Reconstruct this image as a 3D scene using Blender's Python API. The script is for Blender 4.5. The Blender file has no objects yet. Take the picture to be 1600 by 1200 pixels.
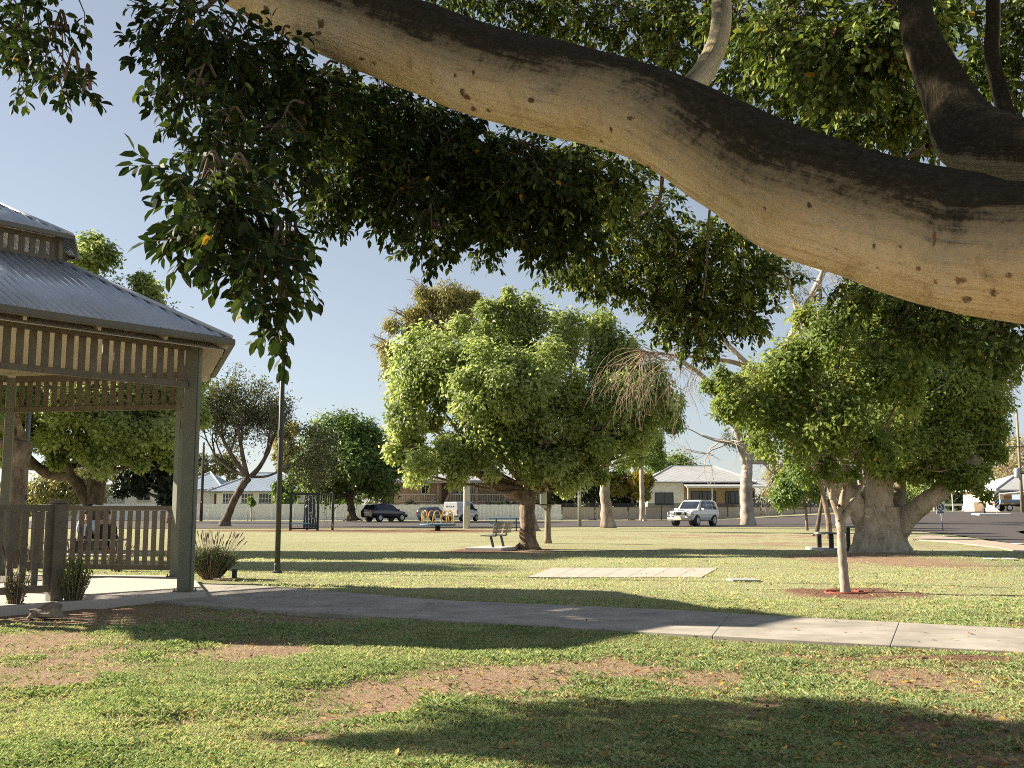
import bpy, bmesh, math, random
import numpy as np
from mathutils import Vector, Matrix

SC = bpy.context.scene
COL = SC.collection
rng = np.random.default_rng(11)
R = math.radians
FOC = 1600.0                      # focal length in photo pixels (1600 wide, 36 mm lens)
CAMZ = 1.3
PITCH = math.atan(195.0 / FOC)
CP, SP = math.cos(PITCH), math.sin(PITCH)

def ray(px, py):
    u, v = (px - 800) / FOC, (600 - py) / FOC
    return Vector((u, CP - v * SP, SP + v * CP))

def at(px, py, Y):
    d = ray(px, py)
    return Vector((0, 0, CAMZ)) + d * (Y / d.y)

def gnd(px, py, z=0.0):
    d = ray(px, py)
    return Vector((0, 0, CAMZ)) + d * ((z - CAMZ) / d.z)

def sstep(a, b, x):
    t = np.clip((np.asarray(x, float) - a) / (b - a), 0, 1)
    return t * t * (3 - 2 * t)

def terr(x, y):
    return 1.0 * sstep(16, 42, x) * sstep(62, 108, y)

# ------------------------------------------------------------------ objects
def tag(o, label=None, cat=None, group=None, kind=None):
    if label: o['label'] = label
    if cat: o['category'] = cat
    if group: o['group'] = group
    if kind: o['kind'] = kind
    return o

def thing(name, label, cat, loc=(0, 0, 0), rz=0.0, group=None):
    o = bpy.data.objects.new(name, None)
    COL.objects.link(o)
    o.location = loc
    o.rotation_euler = (0, 0, rz)
    o.empty_display_size = 0.2
    return tag(o, label, cat, group)

def copy_tree(o, parent=None):
    c = o.copy()
    COL.objects.link(c)
    if parent is not None: c.parent = parent
    for ch in [k for k in COL.objects if k.parent == o]:
        copy_tree(ch, c)
    return c

def mesh_np(name, V, loops, totals, mat=None, parent=None, smooth=False, attrs=None, org=None):
    V = np.asarray(V, np.float32)
    if org is not None: V = V - np.asarray(org, np.float32)
    me = bpy.data.meshes.new(name)
    loops = np.asarray(loops, np.int32).ravel(); totals = np.asarray(totals, np.int32)
    me.vertices.add(len(V)); me.vertices.foreach_set('co', V.ravel())
    me.loops.add(len(loops)); me.loops.foreach_set('vertex_index', loops)
    me.polygons.add(len(totals))
    st = np.concatenate([[0], np.cumsum(totals)[:-1]]).astype(np.int32)
    me.polygons.foreach_set('loop_start', st); me.polygons.foreach_set('loop_total', totals)
    me.polygons.foreach_set('use_smooth', np.full(len(totals), bool(smooth)))
    for k, a in (attrs or {}).items():
        at_ = me.attributes.new(k, 'FLOAT', 'POINT')
        at_.data.foreach_set('value', np.asarray(a, np.float32))
    me.update(calc_edges=True)
    if mat: me.materials.append(mat)
    o = bpy.data.objects.new(name, me)
    COL.objects.link(o)
    if parent is not None: o.parent = parent
    return o

class MB:
    """collects shapes and links them as one mesh object"""
    def __init__(s): s.V = []; s.F = []; s.A = []
    def add(s, vs, fs, a=0.0):
        n = len(s.V); s.V += [tuple(v) for v in vs]; s.F += [tuple(i + n for i in f) for f in fs]
        s.A += list(a) if hasattr(a, '__len__') else [a] * len(vs)
        return s
    def box(s, c, size, rz=0.0, taper=1.0):
        x, y, z = (k / 2 for k in size); ca, sa = math.cos(rz), math.sin(rz)
        vs = []
        for dz in (-1, 1):
            t = taper if dz > 0 else 1
            for dx, dy in ((-1, -1), (1, -1), (1, 1), (-1, 1)):
                px, py = dx * x * t, dy * y * t
                vs.append((c[0] + px * ca - py * sa, c[1] + px * sa + py * ca, c[2] + dz * z))
        return s.add(vs, [(3, 2, 1, 0), (4, 5, 6, 7), (0, 1, 5, 4), (1, 2, 6, 5), (2, 3, 7, 6), (3, 0, 4, 7)])
    def bar(s, p, q, w, h, up=(0, 0, 1)):
        p, q = Vector(p), Vector(q); d = (q - p).normalized(); up = Vector(up)
        if abs(d.dot(up)) > .99: up = Vector((1, 0, 0))
        x = d.cross(up).normalized(); y = x.cross(d).normalized()
        vs = []
        for e in (p, q):
            for a, b in ((-1, -1), (1, -1), (1, 1), (-1, 1)):
                vs.append(e + x * (a * w / 2) + y * (b * h / 2))
        return s.add(vs, [(3, 2, 1, 0), (4, 5, 6, 7), (0, 1, 5, 4), (1, 2, 6, 5), (2, 3, 7, 6), (3, 0, 4, 7)])
    def tube(s, pts, rad, n=8, cap=True, wob=0.0):
        pts = [Vector(p) for p in pts]
        if not hasattr(rad, '__len__'): rad = [rad] * len(pts)
        t0 = (pts[1] - pts[0]).normalized()
        ref = Vector((0, 0, 1)) if abs(t0.z) < .9 else Vector((1, 0, 0))
        x = t0.cross(ref).normalized(); vs = []
        for i, p in enumerate(pts):
            t = (pts[min(i + 1, len(pts) - 1)] - pts[max(i - 1, 0)]).normalized()
            x = (x - t * x.dot(t)).normalized(); y = t.cross(x)
            for k in range(n):
                a = 2 * math.pi * k / n
                r = rad[i] * (1 + wob * math.sin(3 * a + i * .9) * .5 + wob * math.sin(2 * a - i * 1.7) * .5)
                vs.append(p + x * (r * math.cos(a)) + y * (r * math.sin(a)))
        fs = []
        for i in range(len(pts) - 1):
            for k in range(n):
                a, b = i * n + k, i * n + (k + 1) % n
                fs.append((a, b, b + n, a + n))
        if cap:
            fs.append(tuple(range(n - 1, -1, -1))); m = (len(pts) - 1) * n
            fs.append(tuple(range(m, m + n)))
        return s.add(vs, fs)
    def lathe(s, prof, c=(0, 0, 0), n=16):
        vs, fs = [], []
        for r, z in prof:
            for k in range(n):
                a = 2 * math.pi * k / n
                vs.append((c[0] + r * math.cos(a), c[1] + r * math.sin(a), c[2] + z))
        for i in range(len(prof) - 1):
            for k in range(n):
                a, b = i * n + k, i * n + (k + 1) % n
                fs.append((a, b, b + n, a + n))
        fs.append(tuple(range(n - 1, -1, -1))); m = (len(prof) - 1) * n
        fs.append(tuple(range(m, m + n)))
        return s.add(vs, fs)
    def prism(s, poly, ext):
        """poly: 3D points (planar, ordered), extruded by vector ext"""
        n = len(poly); ext = Vector(ext)
        vs = [Vector(p) for p in poly] + [Vector(p) + ext for p in poly]
        fs = [tuple(range(n - 1, -1, -1)), tuple(range(n, 2 * n))]
        fs += [(i, (i + 1) % n, (i + 1) % n + n, i + n) for i in range(n)]
        return s.add(vs, fs)
    def cyl_y(s, c, r, w, n=20, r2=None):
        vs, fs = [], []
        for j, dy in enumerate((-w / 2, w / 2)):
            for k in range(n):
                a = 2 * math.pi * k / n; rr = r
                vs.append((c[0] + rr * math.cos(a), c[1] + dy, c[2] + rr * math.sin(a)))
        fs = [(k, (k + 1) % n, (k + 1) % n + n, k + n) for k in range(n)]
        fs += [tuple(range(n - 1, -1, -1)), tuple(range(n, 2 * n))]
        return s.add(vs, fs)
    def build(s, name, mat=None, parent=None, smooth=False, bevel=0.0, org=None, attr=None):
        loops = [i for f in s.F for i in f]
        o = mesh_np(name, np.array(s.V), loops, [len(f) for f in s.F], mat, parent, smooth,
                    {attr: s.A} if attr else None, org)
        bm = bmesh.new(); bm.from_mesh(o.data)
        bmesh.ops.recalc_face_normals(bm, faces=bm.faces); bm.to_mesh(o.data); bm.free()
        if bevel:
            m = o.modifiers.new('bevel', 'BEVEL'); m.width = bevel; m.segments = 2; m.limit_method = 'ANGLE'
        return o

def spline(P, n=8):
    """Catmull-Rom through (Vector, radius) pairs"""
    pts = [np.array(list(p) + [r]) for p, r in P]
    pts = [2 * pts[0] - pts[1]] + pts + [2 * pts[-1] - pts[-2]]
    out = []
    for i in range(1, len(pts) - 2):
        a, b, c, d = pts[i - 1:i + 3]
        for k in range(n):
            t = k / n
            out.append(.5 * (2 * b + (c - a) * t + (2 * a - 5 * b + 4 * c - d) * t * t + (3 * b - a - 3 * c + d) * t ** 3))
    out.append(pts[-2]); out = np.array(out)
    return [Vector(o[:3]) for o in out], [max(.002, float(o[3])) for o in out]

# ------------------------------------------------------------------ noise
_LAT = np.random.default_rng(5).random((256, 256))
def vnoise(x, y, sc, seed=0):
    x = np.asarray(x, float) / sc + seed * 17.3; y = np.asarray(y, float) / sc + seed * 9.1
    xi = np.floor(x).astype(int); yi = np.floor(y).astype(int)
    fx = x - xi; fy = y - yi; fx = fx * fx * (3 - 2 * fx); fy = fy * fy * (3 - 2 * fy)
    g = lambda a, b: _LAT[a % 256, b % 256]
    return (g(xi, yi) * (1 - fx) + g(xi + 1, yi) * fx) * (1 - fy) + (g(xi, yi + 1) * (1 - fx) + g(xi + 1, yi + 1) * fx) * fy
def fbm(x, y, sc, seed=0, oc=4):
    v = 0; a = .5; t = 0
    for i in range(oc):
        v = v + a * vnoise(x, y, sc, seed + i); t += a; a *= .5; sc *= .5
    return v / t

# ------------------------------------------------------------------ materials
def new_mat(name):
    m = bpy.data.materials.new(name); m.use_nodes = True
    nt = m.node_tree; b = nt.nodes['Principled BSDF']
    return m, nt, b

def nd(nt, typ, **kw):
    n = nt.nodes.new(typ)
    for k, v in kw.items():
        if k in n.inputs: n.inputs[k].default_value = v
        else: setattr(n, k, v)
    return n

def ramp(nt, stops, fac=None):
    n = nt.nodes.new('ShaderNodeValToRGB'); e = n.color_ramp.elements
    while len(e) > 1: e.remove(e[0])
    e[0].position = stops[0][0]; e[0].color = (*stops[0][1], 1)
    for p, c in stops[1:]:
        x = e.new(p); x.color = (*c, 1)
    if fac is not None: nt.links.new(fac, n.inputs[0])
    return n

def coords(nt, scale=(1, 1, 1), out='Object'):
    t = nt.nodes.new('ShaderNodeTexCoord'); m = nt.nodes.new('ShaderNodeMapping')
    m.inputs['Scale'].default_value = scale
    nt.links.new(t.outputs[out], m.inputs[0]); return m.outputs[0]

def noise_node(nt, vec, scale, detail=4, rough=.6, dist=0.0):
    n = nd(nt, 'ShaderNodeTexNoise', Scale=scale, Detail=detail, Roughness=rough, Distortion=dist)
    nt.links.new(vec, n.inputs['Vector']); return n

def mat_plain(name, col, rough=.6, var=.12, scale=6.0, metal=0.0, bump=0.0, spec=.4, stretch=(1, 1, 1), coat=0.0):
    """a surface of one colour with blotches of wear in it"""
    m, nt, b = new_mat(name)
    v = coords(nt, stretch); n = noise_node(nt, v, scale, 5, .65)
    lo = tuple(c * (1 - var) for c in col); hi = tuple(min(1, c * (1 + var)) for c in col)
    r = ramp(nt, [(.3, lo), (.7, hi)], n.outputs['Fac'])
    nt.links.new(r.outputs[0], b.inputs['Base Color'])
    b.inputs['Roughness'].default_value = rough; b.inputs['Metallic'].default_value = metal
    b.inputs['Specular IOR Level'].default_value = spec
    b.inputs['Coat Weight'].default_value = coat
    if bump:
        bp = nd(nt, 'ShaderNodeBump', Strength=bump, Distance=.02)
        nt.links.new(n.outputs['Fac'], bp.inputs['Height']); nt.links.new(bp.outputs[0], b.inputs['Normal'])
    return m

def mat_leaf(name, stops, trans=.35, rough=.45, spec=.35, tint=(1.25, 1.2, .6)):
    m, nt, b = new_mat(name)
    a = nd(nt, 'ShaderNodeAttribute', attribute_name='tone')
    r = ramp(nt, stops, a.outputs['Fac'])
    nt.links.new(r.outputs[0], b.inputs['Base Color'])
    b.inputs['Roughness'].default_value = rough; b.inputs['Specular IOR Level'].default_value = spec
    tr = nt.nodes.new('ShaderNodeBsdfTranslucent'); mul = nd(nt, 'ShaderNodeMix', data_type='RGBA', blend_type='MULTIPLY')
    mul.inputs[0].default_value = 1.0
    nt.links.new(r.outputs[0], mul.inputs[6]); mul.inputs[7].default_value = (*tint, 1)
    nt.links.new(mul.outputs[2], tr.inputs[0])
    mx = nt.nodes.new('ShaderNodeMixShader'); mx.inputs[0].default_value = trans
    nt.links.new(b.outputs[0], mx.inputs[1]); nt.links.new(tr.outputs[0], mx.inputs[2])
    nt.links.new(mx.outputs[0], nt.nodes['Material Output'].inputs[0])
    return m

def mat_bark(name, cols, scale=6.0, stretch=(1, 1, .25), bump=.6, rough=.9, dist=.03):
    m, nt, b = new_mat(name)
    v = coords(nt, stretch); n = noise_node(nt, v, scale, 8, .7, .4); n2 = noise_node(nt, coords(nt), scale * .25, 3)
    mx = nd(nt, 'ShaderNodeMath', operation='ADD'); nt.links.new(n.outputs['Fac'], mx.inputs[0])
    s = nd(nt, 'ShaderNodeMath', operation='MULTIPLY_ADD'); nt.links.new(n2.outputs['Fac'], s.inputs[0])
    s.inputs[1].default_value = .7; s.inputs[2].default_value = -.35
    nt.links.new(s.outputs[0], mx.inputs[1])
    k = len(cols)
    r = ramp(nt, [(.28 + .44 * i / (k - 1), c) for i, c in enumerate(cols)], mx.outputs[0])
    nt.links.new(r.outputs[0], b.inputs['Base Color']); b.inputs['Roughness'].default_value = rough
    b.inputs['Specular IOR Level'].default_value = .2
    bp = nd(nt, 'ShaderNodeBump', Strength=bump, Distance=dist)
    nt.links.new(n.outputs['Fac'], bp.inputs['Height']); nt.links.new(bp.outputs[0], b.inputs['Normal'])
    return m

def mat_glass(name, col=(.02, .025, .03)):
    m, nt, b = new_mat(name)
    v = coords(nt); n = noise_node(nt, v, 1.5, 2)
    r = ramp(nt, [(.3, col), (.75, tuple(c * 2.2 for c in col))], n.outputs['Fac'])
    nt.links.new(r.outputs[0], b.inputs['Base Color'])
    b.inputs['Roughness'].default_value = .08; b.inputs['Specular IOR Level'].default_value = .6
    return m

# ------------------------------------------------------------------ leaves
def _norm(a): return a / np.maximum(np.linalg.norm(a, axis=1, keepdims=True), 1e-9)

def leaf_small(P, T, N, L, W):
    """folded four-point leaves -> verts, quads"""
    S = _norm(np.cross(T, N)); N = np.cross(S, T); L = L[:, None]; W = W[:, None]
    V = np.stack([P, P + T * L * .45 + S * W * .5 + N * L * .08, P + T * L, P + T * L * .45 - S * W * .5 + N * L * .08], 1)
    n = len(P); q = np.arange(n)[:, None] * 4 + np.array([0, 1, 2, 3])
    return V.reshape(-1, 3), q

def leaf_full(P, T, N, L, W):
    """curved eight-point leaves with a midrib, quads + two end triangles doubled up as quads"""
    S = _norm(np.cross(T, N)); N = np.cross(S, T); L = L[:, None]; W = W[:, None]
    f = lambda t, s, h: P + T * L * t + S * W * s + N * L * h
    V = np.stack([f(0, 0, 0), f(.3, 0, -.02), f(.68, 0, -.03), f(1, 0, -.10), f(.3, .46, .05), f(.68, .38, .03), f(.3, -.46, .05), f(.68, -.38, .03)], 1)
    n = len(P); b = np.arange(n)[:, None] * 8
    tri = np.concatenate([b + np.array(t) for t in ([0, 4, 1], [0, 1, 6], [5, 3, 2], [2, 3, 7])], 0)
    quad = np.concatenate([b + np.array(t) for t in ([1, 4, 5, 2], [1, 2, 7, 6])], 0)
    return V.reshape(-1, 3), tri, quad

def rand_unit(n):
    return _norm(rng.normal(size=(n, 3)))

def crown_pts(blobs, n, clump=.5, per=26, inner=.45, low=-.9, sub=.40, loose=0.0):
    """leaf positions on heads within lobes (lobe > head > leaf); returns P, outward, tone"""
    w = np.array([b[1][0] * b[1][2] * (b[2] if len(b) > 2 else 1) for b in blobs]); w = w / w.sum()
    Ps, Os, Ts = [], [], []
    for b, wi in zip(blobs, w):
        C, Rr = np.array(b[0]), np.array(b[1]); rm = Rr.mean()
        m = int(min(34, max(5, 3.2 * (rm / max(clump, .05)) ** 1.1)))
        u = rand_unit(m * 3); u = u[u[:, 2] > low][:m]; m = len(u)
        rf = .74 * (1 - inner * rng.random(m) ** 2.2)
        c = C + u * Rr * rf[:, None]
        rs = sub * rm * (.65 + .6 * rng.random(m)); sq = .75 + .3 * rng.random(m)
        k = max(3, int(n * wi / m))
        v = rand_unit(m * k).reshape(m, k, 3); v = v + u[:, None, :] * .45; v = v / np.linalg.norm(v, axis=2, keepdims=True)
        fr = 1 - .5 * rng.random((m, k, 1)) ** 1.6
        bump = 1 + .16 * np.sin(v[:, :, :1] * 6 + rng.random((m, 1, 1)) * 6) * np.sin(v[:, :, 2:] * 6 + rng.random((m, 1, 1)) * 6)
        P = c[:, None, :] + v * (rs[:, None, None] * fr * bump) * np.stack([np.ones(m), np.ones(m), sq], 1)[:, None, :]
        P = P + rng.normal(size=P.shape) * (.05 + loose) * rs[:, None, None] * 2
        tone = .5 + .13 * rng.normal(size=(m, 1)) + .15 * rng.normal(size=(m, k))
        Ps.append(P.reshape(-1, 3)); Os.append((v * .75 + u[:, None, :] * .4).reshape(-1, 3)); Ts.append(tone.ravel())
    return np.concatenate(Ps), _norm(np.concatenate(Os)), np.clip(np.concatenate(Ts), 0, 1)

def leaves_obj(name, P, O, tone, L, W, mat, parent, org, droop=.35, up=.5):
    n = len(P)
    N = _norm(O * .9 + rand_unit(n) * .7 + np.array([0, 0, up]))
    T = _norm(np.cross(N, rand_unit(n)) + O * .25 - np.array([0, 0, droop]))
    Ls = L * (.65 + .7 * rng.random(n)); Ws = W * (.7 + .6 * rng.random(n))
    V, q = leaf_small(P, T, N, Ls, Ws)
    return mesh_np(name, V, q, np.full(n, 4), mat, parent, False, {'tone': np.repeat(tone, 4)}, org)

def grow(mb, p, d, length, r, depth, tips=None, spread=.55, bend=.25, kids=3, gravity=0.0, n=6, rs=.62, ls=.68, seg=4):
    """a limb that forks again and again"""
    pts, rad = [Vector(p)], [r]
    d = Vector(d).normalized(); q = Vector(p)
    for i in range(seg):
        d = (d + Vector(rng.normal(size=3)) * bend * .5 + Vector((0, 0, gravity))).normalized()
        q = q + d * (length / seg); pts.append(q.copy()); rad.append(r * (1 - (1 - rs) * (i + 1) / seg))
    mb.tube(pts, rad, n, cap=False)
    if depth <= 0:
        if tips is not None: tips.append((pts[-1], d)); tips.append((pts[-2], d))
        return
    for k in range(kids):
        i = seg if k == 0 else int(rng.integers(max(1, seg // 2), seg + 1))
        nd_ = (d + Vector(rng.normal(size=3)) * spread).normalized()
        grow(mb, pts[i], nd_, length * ls * float(.8 + .4 * rng.random()), rad[i] * (.92 if k == 0 else .72), depth - 1, tips, spread, bend, kids, gravity, max(4, n - 1), rs, ls, seg)
# ================================================================== camera, light, sky
cam = bpy.data.cameras.new('camera'); camo = bpy.data.objects.new('camera', cam); COL.objects.link(camo)
cam.sensor_width = 36; cam.lens = 36.0 * FOC / 1600; cam.clip_end = 6000; cam.clip_start = .05
camo.location = (0, 0, CAMZ); camo.rotation_euler = (R(90) + PITCH, 0, 0)
cam.dof.use_dof = True; cam.dof.focus_distance = 22; cam.dof.aperture_fstop = 14
SC.camera = camo

SUN_AZ = Vector((-math.cos(R(17)), math.sin(R(17)), 0))     # from the left and a little beyond
SUN_EL = R(27)
sv = SUN_AZ * math.cos(SUN_EL) + Vector((0, 0, math.sin(SUN_EL)))
sun = bpy.data.lights.new('sun', 'SUN'); suno = bpy.data.objects.new('sun', sun); COL.objects.link(suno)
sun.energy = 5.0; sun.angle = R(.55); sun.color = (1, .905, .73)
suno.rotation_euler = sv.to_track_quat('Z', 'Y').to_euler()
suno.location = (-40, 15, 40)

W = bpy.data.worlds.new('World'); SC.world = W; W.use_nodes = True
nt = W.node_tree; bg = nt.nodes['Background']
sky = nt.nodes.new('ShaderNodeTexSky'); sky.sky_type = 'NISHITA'; sky.sun_disc = False
sky.sun_elevation = SUN_EL; sky.sun_rotation = math.atan2(SUN_AZ.x, SUN_AZ.y)
sky.air_density = 1.0; sky.dust_density = .15; sky.ozone_density = 3.6; sky.altitude = 200
gmm = nd(nt, 'ShaderNodeGamma', Gamma=.80); nt.links.new(sky.outputs[0], gmm.inputs[0]); hs = nd(nt, 'ShaderNodeHueSaturation', Saturation=.56, Value=1.0); nt.links.new(gmm.outputs[0], hs.inputs['Color']); nt.links.new(hs.outputs[0], bg.inputs[0]); bg.inputs[1].default_value = .061
SC.view_settings.view_transform = 'Standard'; SC.view_settings.look = 'None'
SC.view_settings.exposure = 1.62; SC.view_settings.gamma = 1
SC.render.engine = 'CYCLES'
SC.cycles.max_bounces = 8; SC.cycles.diffuse_bounces = 4; SC.cycles.transmission_bounces = 4; SC.cycles.transparent_max_bounces = 6
SC.cycles.use_denoising = False
SC.cycles.sampling_pattern = 'BLUE_NOISE'
SC.cycles.filter_width = 1.0
SC.cycles.sample_clamp_indirect = 4

# ================================================================== ground
def axis(lists):
    a = []
    for s, e, st in lists: a += list(np.arange(s, e, st))
    return np.array(a)
gx = axis([(-900, -120, 60), (-120, -30, 6), (-30, -9, .5), (-9, 9, .085), (9, 30, .35), (30, 120, 3), (120, 901, 60)])
gy = axis([(-80, 3.5, 6), (3.5, 12, .07), (12, 20, .13), (20, 36, .3), (36, 90, .9), (90, 200, 5), (200, 1700, 100)])
X, Y = np.meshgrid(gx, gy)
def px_ellipse(px, py, rx, ry):
    c = gnd(px, py); a = gnd(px, py - ry); b = gnd(px, py + ry)
    return c.x, c.y, rx * c.y / FOC, abs(a.y - b.y) / 2
DIRT = [(70, 1045, 150, 46, 1.15), (20, 1010, 110, 24, 1.1), (410, 1012, 110, 15, .9), (600, 1085, 150, 28, .95), (780, 1072, 190, 32, 1.1), (960, 1040, 110, 18, .95), (1090, 1068, 90, 24, .9),
        (1180, 1100, 110, 20, .8), (210, 960, 260, 15, 1.15), (460, 962, 120, 9, .8), (1500, 1135, 150, 45, .95), (1560, 1190, 150, 50, 1), (1440, 1060, 160, 20, .7), (1570, 1050, 110, 26, .8),
        (1090, 1140, 80, 12, .55), (300, 1100, 60, 10, .55), (480, 1150, 50, 8, .5), (830, 1130, 60, 8, .4), (230, 1125, 80, 10, .5), (1375, 876, 120, 9, 1.15), (800, 861, 75, 6, 1.1),
        (700, 960, 500, 4, .5), (1320, 928, 60, 3, .3), (1150, 838, 220, 4, .55), (1300, 852, 160, 5, .6), (1280, 838, 60, 5, .7), (700, 1015, 60, 7, .5), (1240, 1022, 260, 7, .6), (1340, 972, 300, 6, .6)]
MULCH = [(1332, 928, 98, 9.5, 1.25), (470, 829, 200, 2.2, .9), (650, 829.5, 190, 2.6, 1.1), (740, 861, 70, 6, .8), (1420, 1030, 250, 8, .75), (1600, 1010, 200, 10, .6)]
def mask(E, x, y):
    v = np.zeros_like(x)
    for px, py, rx, ry, s in E:
        cx, cy, ax, ay = px_ellipse(px, py, rx, ry)
        d = ((x - cx) / ax) ** 2 + ((y - cy) / ay) ** 2
        v = np.maximum(v, s * np.exp(-d * .75))
    return v
def dirt_at(x, y, hard=True):
    n = fbm(x, y, 1.1, 1, 5); f = fbm(x, y, .22, 7, 3)
    h = fbm(x, y, .07, 17, 2)
    return sstep(.40, .78 if hard else 1.15, mask(DIRT, x, y) * .98 + (n - .5) * 1.25 + (f - .5) * .9 + (h - .5) * .5 + .10 + 1.2 * sstep(4.7, 4.2, y))  # last term: bare soil added out of view, for warm bounce on the limb
def mulch_at(x, y):
    return sstep(.45, .68, mask(MULCH, x, y) + (fbm(x, y, .5, 3, 4) - .5) * .5)
def dry_at(x, y):
    """0 fresh green turf near the left, 1 straw-coloured turf out in the open"""
    a = sstep(9.5, 19, y + .35 * x) * .70 + .10
    s = fbm(x * .35, y, 2.2, 4, 4)
    return np.clip(a + (s - .5) * .75 + .25 * sstep(2, 6, x) * sstep(12, 6, y), 0, 1)
D = dirt_at(X, Y); M = mulch_at(X, Y); DRY = dry_at(X, Y)
near = sstep(40, 14, Y)
Z = terr(X, Y) + near * ((fbm(X, Y, .7, 9, 4) - .5) * .05 - D * .018 + M * .02) - (1 - near) * .0
# lawn falls away a touch beside the concrete
flat = gnd(970, 894); Z = Z * (1 - np.exp(-(((X - flat.x) / 3.2) ** 4 + ((Y - flat.y) / 2.6) ** 4)))
mound = np.exp(-(((X - gnd(1375, 870).x) / 2.0) ** 2 + ((Y - gnd(1375, 870).y) / 1.6) ** 2)); Z = Z + .12 * mound
ny, nx = X.shape
I = np.arange(nx * ny).reshape(ny, nx)
Q = np.stack([I[:-1, :-1], I[:-1, 1:], I[1:, 1:], I[1:, :-1]], -1).reshape(-1, 4)

gm, nt, b = new_mat('lawn_ground')
v = coords(nt)
a_d = nd(nt, 'ShaderNodeAttribute', attribute_name='dirt'); a_m = nd(nt, 'ShaderNodeAttribute', attribute_name='mulch'); a_y = nd(nt, 'ShaderNodeAttribute', attribute_name='dry')
n1 = noise_node(nt, v, 38, 5, .75); n2 = noise_node(nt, coords(nt, (.5, 1.6, 1)), 1.3, 6, .7); n3 = noise_node(nt, v, 9, 4, .7)
green = ramp(nt, [(.25, (.085, .075, .035)), (.5, (.20, .185, .085)), (.75, (.34, .30, .155))], n1.outputs['Fac'])
straw = ramp(nt, [(.25, (.22, .215, .115)), (.5, (.36, .35, .20)), (.78, (.48, .455, .29))], n1.outputs['Fac'])
am = nd(nt, 'ShaderNodeMath', operation='MULTIPLY_ADD'); nt.links.new(n2.outputs['Fac'], am.inputs[0]); am.inputs[1].default_value = 1.3
sub = nd(nt, 'ShaderNodeMath', operation='SUBTRACT'); nt.links.new(a_y.outputs['Fac'], sub.inputs[0]); sub.inputs[1].default_value = .65
nt.links.new(sub.outputs[0], am.inputs[2])
c1 = nd(nt, 'ShaderNodeMix', data_type='RGBA'); c1.clamp_factor = True
nt.links.new(am.outputs[0], c1.inputs[0]); nt.links.new(green.outputs[0], c1.inputs[6]); nt.links.new(straw.outputs[0], c1.inputs[7])
dirt = ramp(nt, [(.25, (.15, .095, .06)), (.5, (.31, .21, .14)), (.8, (.47, .335, .23))], n1.outputs['Fac'])
c2 = nd(nt, 'ShaderNodeMix', data_type='RGBA'); nt.links.new(a_d.outputs['Fac'], c2.inputs[0]); nt.links.new(c1.outputs[2], c2.inputs[6]); nt.links.new(dirt.outputs[0], c2.inputs[7])
mul = ramp(nt, [(.3, (.07, .035, .022)), (.5, (.20, .115, .075)), (.72, (.38, .25, .17))], n1.outputs['Fac'])
c3 = nd(nt, 'ShaderNodeMix', data_type='RGBA'); nt.links.new(a_m.outputs['Fac'], c3.inputs[0]); nt.links.new(c2.outputs[2], c3.inputs[6]); nt.links.new(mul.outputs[0], c3.inputs[7])
nt.links.new(c3.outputs[2], b.inputs['Base Color']); b.inputs['Roughness'].default_value = .95; b.inputs['Specular IOR Level'].default_value = .1
add = nd(nt, 'ShaderNodeMath', operation='ADD'); nt.links.new(n1.outputs['Fac'], add.inputs[0]); nt.links.new(n3.outputs['Fac'], add.inputs[1])
bp = nd(nt, 'ShaderNodeBump', Strength=.8, Distance=.035); nt.links.new(add.outputs[0], bp.inputs['Height']); nt.links.new(bp.outputs[0], b.inputs['Normal'])
tag(mesh_np('ground', np.stack([X, Y, Z], -1).reshape(-1, 3), Q, np.full(len(Q), 4), gm, None, True,
            {'dirt': D.ravel(), 'mulch': M.ravel(), 'dry': DRY.ravel()}), kind='structure')

# ------------------------------------------------------------------ concrete path, paving, road
FAR = [(255, 909), (420, 916), (700, 938), (1060, 953), (1300, 967), (1600, 982), (2300, 1022)]
NEAR = [(180, 934), (420, 953), (700, 969), (1060, 990), (1300, 1003), (1600, 1018), (2300, 1063)]
def lerp_px(L, x):
    for (x0, y0), (x1, y1) in zip(L[:-1], L[1:]):
        if x <= x1: return y0 + (y1 - y0) * (x - x0) / (x1 - x0)
    return L[-1][1]
path_mat = mat_plain('path_concrete', (.34, .305, .26), .9, .30, 1.7, bump=.25, spec=.2)
def in_path(x, y):
    px = 800 + FOC * np.asarray(x) / np.maximum(y * CP - (CAMZ) * SP, .3)   # approximate projection of ground points
    d = np.maximum(y * CP - CAMZ * SP, .3); py = 600 + FOC * (CAMZ * CP + y * SP) / d - 2 * FOC * y * SP / d
    return px, py
PZ = .035
mb = MB(); cuts = [195, 470, 742, 1010, 1274, 1560, 1900, 2300]
FW = [gnd(x, y, PZ) for x, y in FAR]; NW = [gnd(x, y, PZ) for x, y in NEAR]
def poly_at(Pl, t):
    """point at fraction t along a polyline"""
    L = [(Pl[i + 1] - Pl[i]).length for i in range(len(Pl) - 1)]; s = t * sum(L)
    for i, l in enumerate(L):
        if s <= l or i == len(L) - 1: return Pl[i] + (Pl[i + 1] - Pl[i]) * (s / l)
        s -= l
edges = [0, .10, .235, .36, .485, .605, .72, .86, 1.0]
for a, c in zip(edges[:-1], edges[1:]):
    g = .00014
    k = 6; fa = [poly_at(FW, a + g + (c - a - 2 * g) * i / k) for i in range(k + 1)]; na = [poly_at(NW, a + g + (c - a - 2 * g) * i / k) for i in range(k + 1)]
    mb.prism([Vector(p) for p in na] + [Vector(p) for p in reversed(fa)], (0, 0, -.16))
tag(mb.build('footpath', path_mat, bevel=.006), kind='structure')
PATH_POLY = np.array([(p.x, p.y) for p in NW] + [(p.x, p.y) for p in reversed(FW)])
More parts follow.
